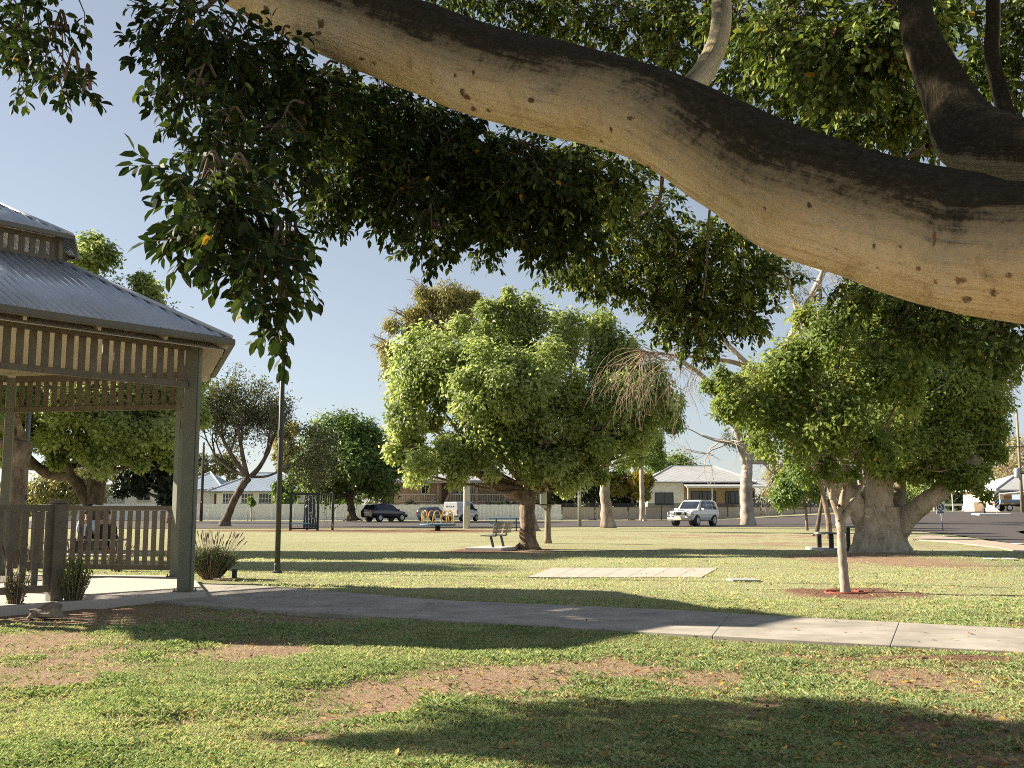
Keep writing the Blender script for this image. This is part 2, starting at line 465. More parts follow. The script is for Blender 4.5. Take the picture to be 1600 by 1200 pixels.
def inside(poly, x, y):
    c = np.zeros(len(x), bool); n = len(poly)
    for i in range(n):
        x0, y0 = poly[i]; x1, y1 = poly[(i + 1) % n]
        t = ((y0 > y) != (y1 > y)); c ^= t & (x < (x1 - x0) * (y - y0) / (y1 - y0 + 1e-12) + x0)
    return c

pv = mat_plain('paver', (.45, .375, .315), .9, .14, 1.1, stretch=(1, 1, 1), bump=.1)
PC = [gnd(824, 902, .016), gnd(1096, 902, .016), gnd(1122, 887, .016), gnd(862, 887, .016)]
mb = MB()
bil = lambda u, w: (PC[0] * (1 - u) + PC[1] * u) * (1 - w) + (PC[3] * (1 - u) + PC[2] * u) * w
for i in range(7):
    for j in range(4):
        u0, u1, w0, w1 = i / 7 + .002, (i + 1) / 7 - .002, j / 4 + .003, (j + 1) / 4 - .003
        mb.prism([bil(u0, w0), bil(u1, w0), bil(u1, w1), bil(u0, w1)], (0, 0, -.08))
tag(mb.build('paving', pv), kind='structure')
o = MB().box((*gnd(1161, 907.5, .0)[:2], .015), (.5, .5, .04)).build('drain_cover', mat_plain('pale_cement', (.34, .34, .32), .85), bevel=.01)
tag(o, 'small pale square drain cover set flush in the lawn', 'drain cover')

asph, nt, b = new_mat('asphalt'); v = coords(nt); n = noise_node(nt, v, .5, 6, .7); n2 = noise_node(nt, v, 60, 2)
r = ramp(nt, [(.3, (.045, .036, .033)), (.6, (.066, .053, .048)), (.8, (.09, .072, .063))], n.outputs['Fac'])
nt.links.new(r.outputs[0], b.inputs['Base Color']); b.inputs['Roughness'].default_value = .85
bp = nd(nt, 'ShaderNodeBump', Strength=.3, Distance=.01); nt.links.new(n2.outputs['Fac'], bp.inputs['Height']); nt.links.new(bp.outputs[0], b.inputs['Normal'])
RN = [(-900, 826.5), (300, 826), (700, 825.3), (1000, 823.0), (1250, 824), (1350, 825.5), (1420, 829), (1470, 834), (1530, 842), (1600, 853), (1800, 892)]
NW_ = [gnd(x, y) for x, y in RN]
mb = MB(); vs, fs = [], []
m = 90; k = 14; YF = 109.0
for i in range(m + 1):
    p = poly_at(NW_, i / m)
    tfar = i / m
    q = Vector((p.x * (YF / max(p.y, 30)) if p.y < 70 else p.x * 1.25, YF + (0 if p.x < 25 else min(26, (p.x - 25) * 1.0)), 0))
    for j in range(k + 1):
        w = p.lerp(q, j / k)
        vs.append((w.x, w.y, float(terr(w.x, w.y)) + .035))
for i in range(m):
    for j in range(k):
        a = i * (k + 1) + j; fs.append((a, a + k + 1, a + k + 2, a + 1))
mb.add(vs, fs); tag(mb.build('road', asph, smooth=True), kind='structure')
verge_mat = mat_plain('verge_path', (.36, .29, .225), .9, .15, 2)
kerb_mat = mat_plain('kerb_concrete', (.30, .25, .20), .9, .1, 4)
mb = MB()
for i in range(m):
    if poly_at(NW_, i / m).x > 8: break
    p = poly_at(NW_, i / m); q = poly_at(NW_, (i + 1) / m)
    mb.bar((p.x, p.y - .08, float(terr(p.x, p.y)) + .03), (q.x, q.y - .08, float(terr(q.x, q.y)) + .03), .16, .06)
tag(mb.build('kerb', kerb_mat), kind='structure')
# verge footpath at the right, pale
mb = MB(); L0 = [gnd(1418, 842, .03), gnd(1480, 846, .03), gnd(1560, 855, .03), gnd(1680, 880, .03)]; L1 = [gnd(1450, 836, .03), gnd(1520, 842, .03), gnd(1600, 851, .03), gnd(1720, 868, .03)]
for i in range(3):
    mb.prism([L0[i], L0[i + 1] - (L0[i + 1] - L0[i]) * .004, L1[i + 1] - (L1[i + 1] - L1[i]) * .004, L1[i]], (0, 0, -.1))
tag(mb.build('side_footpath', verge_mat), kind='structure')
mk = mat_plain('road_paint', (.62, .60, .55), .7, .15, 6)
mb = MB()
for px, py, l in [(1487, 811, 7), (1517, 816, 12), (1546, 813.5, 13), (1575, 813.5, 12), (1493, 817.5, 8), (1590, 808, 14), (1480, 805, 9)]:
    c = gnd(px, py)
    zz = float(terr(c.x, c.y)); c = Vector((0, 0, CAMZ)) + (gnd(px, py) - Vector((0, 0, CAMZ))) * ((CAMZ - zz) / CAMZ)
    zz = float(terr(c.x, c.y)); w = l * c.y / FOC
    mb.box((c.x, c.y, zz + .045), (w, .5, .012))
tag(mb.build('road_marking', mk), kind='structure')

# ================================================================== grass blades and fallen leaves
PAVE_POLY = np.array([tuple(gnd(*p)[:2]) for p in ((824, 902), (1096, 902), (1122, 887), (862, 887))])
def scatter(n, y0, y1, pw=1.0, margin=1.5):
    y = y0 * (y1 / y0) ** (rng.random(n) ** pw); x = (rng.random(n) * 2 - 1) * y * .5 * margin
    return x, y
HEXC = (-8.14, 15.7)
def grass(n, y0, y1, L, Wd, pw=1.0, flat=.55):
    x, y = scatter(n, y0, y1, pw)
    d = dirt_at(x, y, False) * .42 + dirt_at(x, y) * .56; m = np.maximum(mulch_at(x, y), sstep(1.0, .6, np.hypot((x - gnd(1375, 870).x) / 2.2, y - gnd(1375, 870).y)))
    dens = fbm(x, y, .35, 21, 3)
    keep = (rng.random(n) > d * .985) & (rng.random(n) > m) & (rng.random(n) < .35 + 1.1 * dens) & ~inside(PATH_POLY, x, y + .045 * rng.normal(size=n)) & ~inside(PAVE_POLY, x, y) & (np.hypot(x - HEXC[0], y - HEXC[1]) > 4.3)
    x, y = x[keep], y[keep]; n = len(x)
    z = near_z(x, y)
    ang = rng.random(n) * 6.283; lean = (.25 + flat * rng.random(n) * 1.6)
    T = _norm(np.stack([np.cos(ang) * lean, np.sin(ang) * lean, np.ones(n)], 1))
    S = np.stack([-np.sin(ang), np.cos(ang), np.zeros(n)], 1)
    tuft = .5 + 1.0 * vnoise(x, y, .16, 31) * vnoise(x, y, .9, 35) * 1.4
    L_ = L * (.5 + .8 * rng.random(n)) * tuft; W_ = Wd * (.6 + .8 * rng.random(n))
    P = np.stack([x, y, z - .004], 1)
    mid = P + T * (L_ * .55)[:, None]; tip = P + T * L_[:, None] + np.stack([np.cos(ang), np.sin(ang), -np.ones(n) * .6], 1) * (L_ * .3)[:, None]
    s = S * W_[:, None] * .5
    V = np.stack([P - s, P + s, mid + s * .8, tip, mid - s * .8], 1).reshape(-1, 3)
    F = np.arange(n)[:, None] * 5 + np.array([0, 1, 2, 3, 4])
    dry = dry_at(x, y)
    tone = np.clip(.20 + .38 * dry + .40 * (fbm(x, y, .5, 14, 3) - .5) * 2 * .6 + rng.normal(size=n) * .22, 0, 1)
    th = rng.random(n) < .04 + .18 * sstep(.5, .75, fbm(x, y, .8, 41, 3)); tone = np.where(th, .8 + .2 * rng.random(n), tone)
    return V, F, np.repeat(tone, 5)
_ix = lambda a, v: np.clip(np.searchsorted(a, v) - 1, 0, len(a) - 2)
def near_z(x, y):
    i = _ix(gx, x); j = _ix(gy, y); fx = (x - gx[i]) / (gx[i + 1] - gx[i]); fy = (y - gy[j]) / (gy[j + 1] - gy[j])
    return (Z[j, i] * (1 - fx) + Z[j, i + 1] * fx) * (1 - fy) + (Z[j + 1, i] * (1 - fx) + Z[j + 1, i + 1] * fx) * fy
parts = [grass(420000, 4.3, 9.0, .042, .0030), grass(310000, 8.8, 15, .044, .0052), grass(150000, 14.5, 32, .045, .012, .9)]
off = 0; Vs, Fs, Ts = [], [], []
for V_, F_, T_ in parts:
    Vs.append(V_); Fs.append(F_ + off); Ts.append(T_); off += len(V_)
grass_mat = mat_leaf('grass_blade', [(0, (.20, .27, .12)), (.28, (.42, .51, .28)), (.5, (.50, .55, .33)), (.75, (.60, .55, .39)), (1, (.70, .61, .44))], trans=.5, rough=.6, spec=.15, tint=(1.1, 1.1, .7))
V_ = np.concatenate(Vs); F_ = np.concatenate(Fs)
tag(mesh_np('grass', V_, F_, np.full(len(F_), 5), grass_mat, None, False, {'tone': np.concatenate(Ts)}), kind='stuff')

n = 23000
x, y = scatter(n, 4.6, 24, 1.0)
w = .10 + .9 * sstep(-1.5, 4.0, x + .25 * (9 - y)) + .5 * mask(MULCH, x, y) + .25 * mask(DIRT, x, y)
keep = (rng.random(n) < w * .62) & (np.hypot(x - HEXC[0], y - HEXC[1]) > 4.4)
keep &= ~(inside(PATH_POLY, x, y) & (rng.random(n) > .10))
x, y = x[keep], y[keep]; n = len(x)
z = np.where(inside(PATH_POLY, x, y), PZ + .006, near_z(x, y) + .012 + .02 * rng.random(n))
a = rng.random(n) * 6.283
T = _norm(np.stack([np.cos(a), np.sin(a), rng.normal(size=n) * .25], 1)); N = _norm(np.stack([rng.normal(size=n) * .45, rng.normal(size=n) * .45, np.ones(n)], 1))
V_, tri, quad = leaf_full(np.stack([x, y, z], 1), T, N, .028 + .035 * rng.random(n), .014 + .016 * rng.random(n))
litter_mat = mat_leaf('fallen_leaf', [(0, (.10, .05, .025)), (.35, (.26, .15, .07)), (.6, (.42, .27, .10)), (.8, (.55, .36, .06)), (.93, (.50, .22, .04)), (1, (.55, .47, .33))], trans=.15, rough=.6, tint=(1, .9, .6))
tag(mesh_np('leaf_litter', V_, np.concatenate([tri.ravel(), quad.ravel()]), [3] * len(tri) + [4] * len(quad), litter_mat, None, False, {'tone': np.repeat(rng.random(n) ** 1.15, 8)}), kind='stuff')
# ================================================================== gazebo
CX, CY = HEXC; RP = 3.45
SL = .11                                            # slab top
hexdir = [Vector((math.cos(R(-10 + 60 * k)), math.sin(R(-10 + 60 * k)), 0)) for k in range(6)]
def hx(k, r, z): d = hexdir[k % 6]; return Vector((CX + d.x * r, CY + d.y * r, z))
G = thing('gazebo', 'six-sided olive timber gazebo with slatted valances, railings and a ribbed grey iron roof', 'gazebo', (CX, CY, 0))
gorg = (CX, CY, 0)
post_m = mat_plain('post_paint', (.165, .175, .13), .55, .10, 5, spec=.35)
slat_m = mat_plain('slat_paint', (.15, .128, .092), .6, .22, 7, spec=.3)
roof_m = mat_plain('roof_iron', (.52, .54, .57), .36, .14, 1.2, metal=.4, spec=.5)
ceil_m = mat_plain('ceiling_iron', (.55, .48, .38), .6, .08, 2)
gut_m = mat_plain('gutter_paint', (.13, .12, .095), .5, .1, 4)
slab_m = mat_plain('slab_concrete', (.47, .42, .37), .85, .10, 2.2, bump=.15)
MB().prism([hx(k, 3.78, SL) for k in range(6)], (0, 0, -.3)).build('floor_slab', slab_m, G, org=gorg, bevel=.015)
for k in range(6):
    p = hx(k, RP, 0); rz = R(-10 + 60 * k)
    b = MB().box((p.x, p.y, (SL + 3.72) / 2), (.19, .15, 3.72 - SL), rz)
    b.box((p.x + math.cos(rz) * .105, p.y + math.sin(rz) * .105, (SL + 3.70) / 2), (.02, .10, 3.70 - SL), rz)
    po = b.build('post', post_m, G, org=gorg, bevel=.008)
    q = MB().box((p.x, p.y, SL + .008), (.27, .23, .016), rz)
    for sx, sy in ((1, 1), (1, -1), (-1, 1), (-1, -1)):
        q.lathe([(.012, 0), (.012, .03)], (p.x + math.cos(rz) * sx * .115 - math.sin(rz) * sy * .095, p.y + math.sin(rz) * sx * .115 + math.cos(rz) * sy * .095, SL + .016), 6)
    q.build('base_plate', gut_m, po, org=gorg)
def slats(b, p, q, z0, z1, pitch, w, t=.03, off=0.0, skip=.06):
    d = (q - p); L = d.length; d = d / L; nn = int((L - 2 * skip) / pitch); st = (L - nn * pitch) / 2
    nrm = Vector((d.y, -d.x, 0)) * off; rz = math.atan2(d.y, d.x)
    for i in range(nn + 1):
        c = p + d * (st + i * pitch) + nrm
        b.box((c.x, c.y, (z0 + z1) / 2), (w, t, z1 - z0), rz)
VB, VT = 3.16, 3.66
for k in range(6):
    p, q = hx(k, RP, 0), hx(k + 1, RP, 0); d = (q - p).normalized(); p2, q2 = p + d * .1, q - d * .1
    up = lambda a, z: Vector((a.x, a.y, z))
    b = MB().bar(up(p2, VB - .04), up(q2, VB - .04), .07, .09).bar(up(p2, VT + .03), up(q2, VT + .03), .07, .12)
    slats(b, p2, q2, VB + .006, VT - .034, .168, .092)
    b.build('valance', slat_m, G, org=gorg)
def railing(p, q, name='railing'):
    up = lambda a, z: Vector((a.x, a.y, z))
    b = MB().bar(up(p, SL + 1.20), up(q, SL + 1.20), .075, .085).bar(up(p, SL + .16), up(q, SL + .16), .06, .09)
    slats(b, p, q, SL + .208, SL + 1.154, .158, .085, skip=.03)
    b.build(name, slat_m, G, org=gorg)
for k in (1, 2, 3, 4):
    p, q = hx(k, RP, 0), hx(k + 1, RP, 0); d = (q - p).normalized(); railing(p + d * .1, q - d * .1)
p0, p5 = hx(0, RP, 0), hx(5, RP, 0); d = (p5 - p0).normalized(); nw = p0 + d * 1.93
railing(nw + d * .09, p5 - d * .1)
b = MB().box((nw.x, nw.y, SL + .63), (.17, .15, 1.26), math.atan2(d.y, d.x)).box((nw.x, nw.y, SL + 1.285), (.2, .18, .05), math.atan2(d.y, d.x))
b.build('newel_post', slat_m, G, org=gorg, bevel=.008)
# roof: ribbed sheets as real waves
def ribbed(R0, z0, R1, z1, mat, name, pitch=.125, amp=.030):
    for k in range(6):
        A, B, A1, B1 = hx(k, R0, z0), hx(k + 1, R0, z0), hx(k, R1, z1), hx(k + 1, R1, z1)
        L = (B - A).length; L1 = (B1 - A1).length; e = (B - A) / L; s = (A1 + B1) / 2 - (A + B) / 2; off = max(1e-6, (L - L1) / 2)
        n = e.cross(s).normalized(); n = n if n.z > 0 else -n
        us = np.linspace(0, L, int(L / pitch) * 6 + 1); vs, fs = [], []
        for i, u in enumerate(us):
            vm = min(1, u / off, (L - u) / off); h = amp * math.cos(2 * math.pi * u / pitch)
            vs += [A + e * u + n * h, A + e * u + s * max(vm, .0005) + n * h]
            if i: fs.append((2 * i - 2, 2 * i, 2 * i + 1, 2 * i - 1))
        o = MB().add(vs, fs).build(name, mat, G, smooth=True, org=gorg)
        m = o.modifiers.new('thickness', 'SOLIDIFY'); m.thickness = .004
ribbed(4.02, 3.80, 1.12, 5.10, roof_m, 'roof_sheet')
ribbed(1.34, 5.50, .02, 6.08, roof_m, 'cupola_roof')
b = MB(); c = MB(); rf = MB(); cg = MB()
for k in range(6):
    b.tube([hx(k, 4.04, 3.825), hx(k, 1.12, 5.125)], .035, 8); b.tube([hx(k, 1.35, 5.515), hx(k, .03, 6.09)], .03, 8)
    c.bar(hx(k, 4.05, 3.755), hx(k + 1, 4.05, 3.755), .10, .10); cg.bar(hx(k, 1.36, 5.47), hx(k + 1, 1.36, 5.47), .06, .07)
    rf.bar(hx(k, 3.98, 3.70), hx(k, 1.1, 5.0), .05, .12)
    for f in (.25, .5, .75):
        p, q = hx(k, 3.98, 0), hx(k + 1, 3.98, 0); m0 = p.lerp(q, f); p, q = hx(k, 1.1, 0), hx(k + 1, 1.1, 0); m1 = p.lerp(q, f)
        rf.bar((m0.x, m0.y, 3.71), (m1.x, m1.y, 5.0), .045, .10)
    for r, z in ((3.35, 4.04), (2.5, 4.42), (1.6, 4.82)): rf.bar(hx(k, r, z), hx(k + 1, r, z), .05, .035)
b.build('hip_cap', roof_m, G, smooth=True, org=gorg); c.build('gutter', gut_m, G, org=gorg, bevel=.02); rf.build('rafter_frame', ceil_m, G, org=gorg); cg.build('cupola_gutter', gut_m, G, org=gorg)
b = MB()
for k in range(6):
    p, q = hx(k, 1.12, 0), hx(k + 1, 1.12, 0); up = lambda a, z: Vector((a.x, a.y, z))
    b.bar(up(p, 5.11), up(q, 5.11), .06, .09).bar(up(p, 5.43), up(q, 5.43), .06, .07); b.box((p.x, p.y, 5.27), (.1, .1, .42), R(-10 + 60 * k))
    slats(b, p, q, 5.157, 5.393, .16, .085)
b.build('cupola_wall', slat_m, G, org=gorg)
o = hx(1, RP, 0); e = (hx(0, RP, 0) - o).normalized()
MB().bar((o.x + e.x * .08, o.y + e.y * .08, VB - .42), (o.x + e.x * .36, o.y + e.y * .36, VB - .08), .05, .06).build('brace', slat_m, G, org=gorg)
for k in range(6):                                   # lining boards under the rafters
    MB().prism([hx(k, 3.93, 3.64), hx(k + 1, 3.93, 3.64), hx(k + 1, 1.12, 4.92), hx(k, 1.12, 4.92)], (0, 0, -.012)).build('ceiling_lining', ceil_m, G, org=gorg)
# lamp post standing beyond, left lamp pole seen through the gazebo
pole_m = mat_plain('pole_steel', (.065, .065, .055), .5, .15, 3, metal=.3)
def pole(name, label, px, py, top, r0, r1, m, cat='pole', h=None):
    b = gnd(px, py); T = thing(name, label, cat, b)
    if h is None: h = at(px, top, b.y).z
    MB().lathe([(r0 * 1.0, 0), (r0, h * .35), (r0 * .98, h * .351), (r1, h)], n=12).build('shaft', m, T, smooth=True)
    MB().lathe([(r0 * 1.9, 0), (r0 * 1.9, .03), (r0 * 1.25, .05), (r0 * 1.2, .16), (r0, .2)], n=12).build('base_flange', m, T)
    return T, h
T, h = pole('lamp_pole', 'tall slim dark steel lamp pole standing in the lawn beside the gazebo', 433, 895, 330, .055, .045, pole_m, 'lamp pole')
MB().lathe([(.07, h * .365), (.07, h * .385)], n=12).build('collar', pole_m, T)
T, h = pole('lamp_pole', 'slim grey steel lamp pole seen through the gazebo left of its middle', 32, 872, 470, .075, .06, mat_plain('pole_grey', (.2, .2, .19), .5, .1, 3, metal=.3), 'lamp pole')
MB().lathe([(.09, h * .22), (.09, h * .24)], n=12).build('collar', pole_m, T)
# ================================================================== trees
def blob(px, py, Y, rx, ry, wt=1.0, dep=None):
    c = at(px, py, Y); a, b_ = rx * Y / FOC, ry * Y / FOC
    return (c, (a, dep if dep else (a + b_) / 2, b_), wt)

def limbs_to(mb, start, blobs, r0, twigs=7, r_end=.03, frac=1.0, n=8, bow=.12):
    for b in blobs:
        c = Vector(b[0]); s = Vector(start); L = (c - s).length
        mid = s.lerp(c, .45) + Vector((0, 0, -L * bow)) + Vector(rng.normal(size=3)) * L * .04
        r = r0 * (.55 + .45 * min(1, b[1][0] / 2.5)) * frac
        pts, rad = spline([(s, r), (mid, r * .68), (c, r * .38)], 6)
        mb.tube(pts, rad, n, cap=False, wob=.12)
        for i in range(twigs):
            u = rand_unit(1)[0]; u[2] = abs(u[2]) * .8 - .15
            e = c + Vector(u * np.array(b[1]) * .85); j = int(rng.integers(7, len(pts)))
            m2 = pts[j].lerp(e, .5) + Vector(rng.normal(size=3)) * .1 * (e - pts[j]).length
            q, rr = spline([(pts[j], rad[j] * .6), (m2, rad[j] * .38), (e, max(.008, rad[j] * .12))], 4)
            mb.tube(q, rr, 5, cap=False)

def tree(name, label, cat, Y, trunk, blobs, leaf_n, L, Wd, bark, leafm, fork=None, per=26, clump=.45, group=None, limb_r=None, inner=.5, flare=1.5, droop=.35, low=-.9, twigs=7, limbs=True, up=.5, extra=None, loose=.06, sub=.40):
    """trunk: [(px, py, radius)] from the ground up, all at depth Y"""
    base = at(trunk[0][0], trunk[0][1], Y)
    T = thing(name, label, cat, base, group=group)
    P = [(at(px, py, Y) + Vector((0, 0, 0)), r) for px, py, r in trunk]
    pts, rad = spline(P, 7)
    h = max(.3, P[0][1] * 2.2)
    rad = [r * (1 + (flare - 1) * math.exp(-max(0, (p.z - base.z)) / h * 2.0)) for p, r in zip(pts, rad)]
    pts[0] = pts[0] - Vector((0, 0, .12))
    mb = MB().tube(pts, rad, 14, cap=True, wob=.10)
    for a in np.arange(0, 6.28, 1.05):
        a += rng.random() * .6; rr = P[0][1]
        e = base + Vector((math.cos(a), math.sin(a), 0)) * rr * (1.9 + rng.random())
        if flare > 1.3: mb.tube([base + Vector((math.cos(a), math.sin(a), 0)) * rr * .8 + Vector((0, 0, rr * .55)), base.lerp(e, .62) + Vector((0, 0, rr * .10)), e - Vector((0, 0, rr * .25))], [rr * .42, rr * .26, rr * .08], 7, cap=False)
    if limbs: limbs_to(mb, fork or P[-1][0], blobs, limb_r or P[-1][1] * .75, twigs)
    if extra: extra(mb, T)
    mb.build('trunk', bark, T, smooth=True, org=base)
    if leaf_n:
        p, o, t = crown_pts(blobs, leaf_n, clump, per, inner, low, loose=loose, sub=sub)
        leaves_obj('crown', p, o, t, L, Wd, leafm, T, base, droop, up)
    return T

bark_brown = mat_bark('bark_brown', [(.08, .058, .04), (.21, .155, .11), (.34, .26, .19)], 9, (1, 1, .3), 1.0)
bark_dark = mat_bark('bark_dark', [(.045, .035, .026), (.13, .10, .075), (.22, .175, .13)], 6, (1, 1, .35), .6)
bark_white = mat_bark('bark_white', [(.22, .175, .135), (.37, .32, .275), (.50, .45, .40)], 2.2, (1, 1, .5), .25)
bark_patch = mat_bark('bark_patchy', [(.12, .085, .06), (.30, .245, .20), (.46, .40, .345)], 2.6, (1, 1, .6), .3)
bark_stem = mat_bark('bark_stem', [(.13, .095, .07), (.29, .225, .165), (.44, .37, .30)], 8, (1, 1, .5), .4)
bark_twig = mat_bark('bark_twig', [(.16, .11, .08), (.30, .22, .16), (.40, .31, .24)], 5, (1, 1, 1), .2)
lime = mat_leaf('leaf_lime', [(0, (.12, .17, .045)), (.4, (.30, .36, .12)), (.7, (.43, .48, .21)), (1, (.56, .59, .33))], trans=.60, tint=(1.12, 1.15, .85))
green = mat_leaf('leaf_green', [(0, (.055, .10, .025)), (.45, (.13, .205, .055)), (.75, (.22, .30, .085)), (1, (.33, .39, .13))], trans=.42)
darkg = mat_leaf('leaf_dark', [(0, (.012, .020, .010)), (.5, (.028, .042, .018)), (1, (.06, .078, .03))], trans=.2)
olive = mat_leaf('leaf_olive', [(0, (.13, .135, .05)), (.5, (.28, .265, .10)), (1, (.44, .38, .17))], trans=.3)
gold = mat_leaf('leaf_gold', [(0, (.09, .095, .018)), (.5, (.24, .22, .04)), (1, (.48, .36, .05))], trans=.3)
dull = mat_leaf('leaf_dull', [(0, (.05, .062, .032)), (.5, (.12, .135, .07)), (1, (.24, .24, .14))], trans=.3)
figyg = mat_leaf('leaf_fig_light', [(0, (.07, .11, .025)), (.45, (.18, .24, .06)), (.75, (.28, .33, .10)), (.93, (.40, .41, .15)), (1, (.52, .42, .09))], trans=.46, rough=.55, spec=.22, tint=(1.2, 1.2, .75))

# the broad lime-green tree in the middle of the lawn
YC = gnd(826, 858).y
cb = [blob(795, 655, YC, 95, 112, 1.3), blob(770, 610, YC - 2.2, 78, 85, 1.1), blob(690, 565, YC, 88, 92, 1.1), blob(765, 520, YC + .8, 72, 72), blob(850, 540, YC + 1.2, 90, 75),
      blob(925, 535, YC + .5, 75, 52), blob(985, 590, YC - .6, 78, 70), blob(940, 655, YC - .8, 90, 75, 1.1), blob(1020, 650, YC, 52, 55, .8), blob(650, 645, YC, 64, 55), blob(628, 690, YC - .4, 52, 48),
      blob(690, 715, YC - 1, 70, 50), blob(740, 735, YC - 1.2, 55, 30, .8), blob(880, 730, YC - .8, 70, 45, .9), blob(960, 715, YC, 66, 48, .9), blob(660, 600, YC + 1.5, 60, 70), blob(835, 600, YC - 1.4, 95, 90),
      blob(880, 755, YC + 1, 36, 26, .5), blob(800, 470, YC + .5, 40, 32, .8), blob(632, 735, YC, 32, 26, .5), blob(845, 690, YC - 1.5, 75, 60)]
def fork_center(mb, T):
    for P_ in ([(818, 775, .22), (790, 765, .20), (750, 738, .17), (700, 700, .11)], [(826, 770, .24), (852, 735, .20), (900, 705, .16), (960, 660, .10)], [(824, 770, .2), (812, 715, .17), (790, 650, .12)], [(826, 765, .22), (845, 690, .17), (850, 600, .11), (830, 520, .05)]):
        q, r = spline([(at(a, b_, YC + rng.normal() * .1), c) for a, b_, c in P_], 6); mb.tube(q, r, 10, cap=False, wob=.15)
tree('shade_tree', 'broad lime-green shade tree with a thick rough trunk, in the middle of the lawn', 'tree', YC, [(826, 858, .27), (824, 820, .24), (824, 785, .25), (825, 766, .24)], [(c_, (r_[0] * .93, r_[1] * .93, r_[2] * .90), w_) for c_, r_, w_ in cb], 120000, .155, .09, bark_brown, lime,
     limb_r=.12, clump=.36, per=34, inner=.5, extra=fork_center, twigs=9, flare=1.35, loose=.085, sub=.33)

# big fig in the distance at the right
YF2 = gnd(1378, 868).y
figbark = mat_bark('fig_bark', [(.14, .105, .075), (.33, .27, .205), (.40, .34, .265), (.50, .44, .36)], 9, (1.6, 1.6, .7), .6, dist=.03)
def fig_trunk(mb, T):
    c = at(1376, 868, YF2); c.z = 0
    s = YF2 / FOC
    vs, fs = [], []; nz, n = 26, 64
    for i in range(nz + 1):
        t = i / nz; z = -.15 + t * 1.5
        rx = (.58 + .40 * math.exp(-t * 3.2)) * (1 - .06 * t); ry = rx * .85
        for k in range(n):
            a = 2 * math.pi * k / n
            fl = 1 + (.15 * math.sin(5 * a + .7) + .08 * math.sin(8 * a + 2)) * (1.1 - .45 * t) + .02 * math.sin(23 * a + 9 * t) + .015 * math.sin(a * 2 + i * 1.3)
            vs.append((c.x + rx * fl * math.cos(a) + (t ** 2) * .0, c.y + ry * fl * math.sin(a), z))
    for i in range(nz):
        for k in range(n):
            a, b_ = i * n + k, i * n + (k + 1) % n; fs.append((a, b_, b_ + n, a + n))
    fs.append(tuple(range(nz * n, nz * n + n)))
    mb.add(vs, fs)
    A = lambda px, py, dy=0: at(px, py, YF2 + dy)
    for P_ in ([(A(1372, 845, .0), .36), (A(1372, 800, -.1), .40), (A(1373, 755, -.1), .40), (A(1380, 690, 0), .30), (A(1400, 620, .2), .2)],
               [(A(1362, 840, .1), .26), (A(1340, 795, .0), .30), (A(1318, 768, -.1), .27), (A(1290, 740, 0), .22), (A(1240, 690, .3), .15)],
               [(A(1362, 830, .4), .24), (A(1335, 778, .7), .27), (A(1322, 750, .9), .22), (A(1315, 700, 1), .16)],
               [(A(1392, 850, .1), .30), (A(1418, 808, -.0), .30), (A(1450, 782, -.2), .26), (A(1476, 762, -.3), .25), (A(1530, 715, -.3), .16)],
               [(A(1392, 815, .5), .30), (A(1402, 775, .9), .24), (A(1408, 735, 1), .2), (A(1440, 640, 1), .13)]):
        q, r = spline(P_, 7); mb.tube(q, r, 16, cap=True, wob=.10)
    for px0, px1, py1, r in ((1340, 1312, 869, .04), (1350, 1344, 871, .03), (1412, 1432, 871, .04), (1405, 1455, 870, .03)):
        e = gnd(px1, py1); s0 = Vector((at(px0, 866, YF2).x, e.y * .4 + YF2 * .6 - .45, .14))
        q, rr = spline([(s0, r * 1.5), (s0.lerp(e, .5) + Vector((0, 0, -.02)), r), (e + Vector((0, 0, -.03)), r * .4)], 5); mb.tube(q, rr, 8, cap=True, wob=.2)
fb = [blob(1360, 560, YF2, 110, 90), blob(1440, 600, YF2 - .5, 100, 90, 1.1), blob(1500, 650, YF2, 82, 80), blob(1545, 690, YF2 - .3, 42, 55, .8), blob(1430, 700, YF2 - 1, 85, 55), blob(1500, 735, YF2 - .8, 55, 36, .8), blob(1530, 755, YF2 - .8, 34, 28, .5), blob(1455, 735, YF2 - 1, 40, 26, .5),
      blob(1380, 660, YF2 - 1.2, 80, 70, .9), blob(1280, 600, YF2 + .5, 95, 80), blob(1200, 620, YF2 + .5, 75, 62), blob(1330, 500, YF2 + 1, 85, 50), blob(1470, 530, YF2, 90, 55), blob(1550, 590, YF2 + .5, 50, 75), blob(1250, 680, YF2, 60, 45, .7), blob(1140, 610, YF2 + .6, 45, 36, .6)]
FIG2 = tree('fig_tree', 'wide spreading fig with a thick fluted grey trunk splitting into heavy limbs, on bare earth', 'tree', YF2, [(1376, 869, .55), (1376, 850, .5), (1376, 830, .45)], fb, 150000, .13, .062, figbark, figyg,
     fork=at(1376, 700, YF2), limb_r=.14, clump=.36, per=30, inner=.5, extra=fig_trunk, flare=1.0, loose=.10, sub=.34)

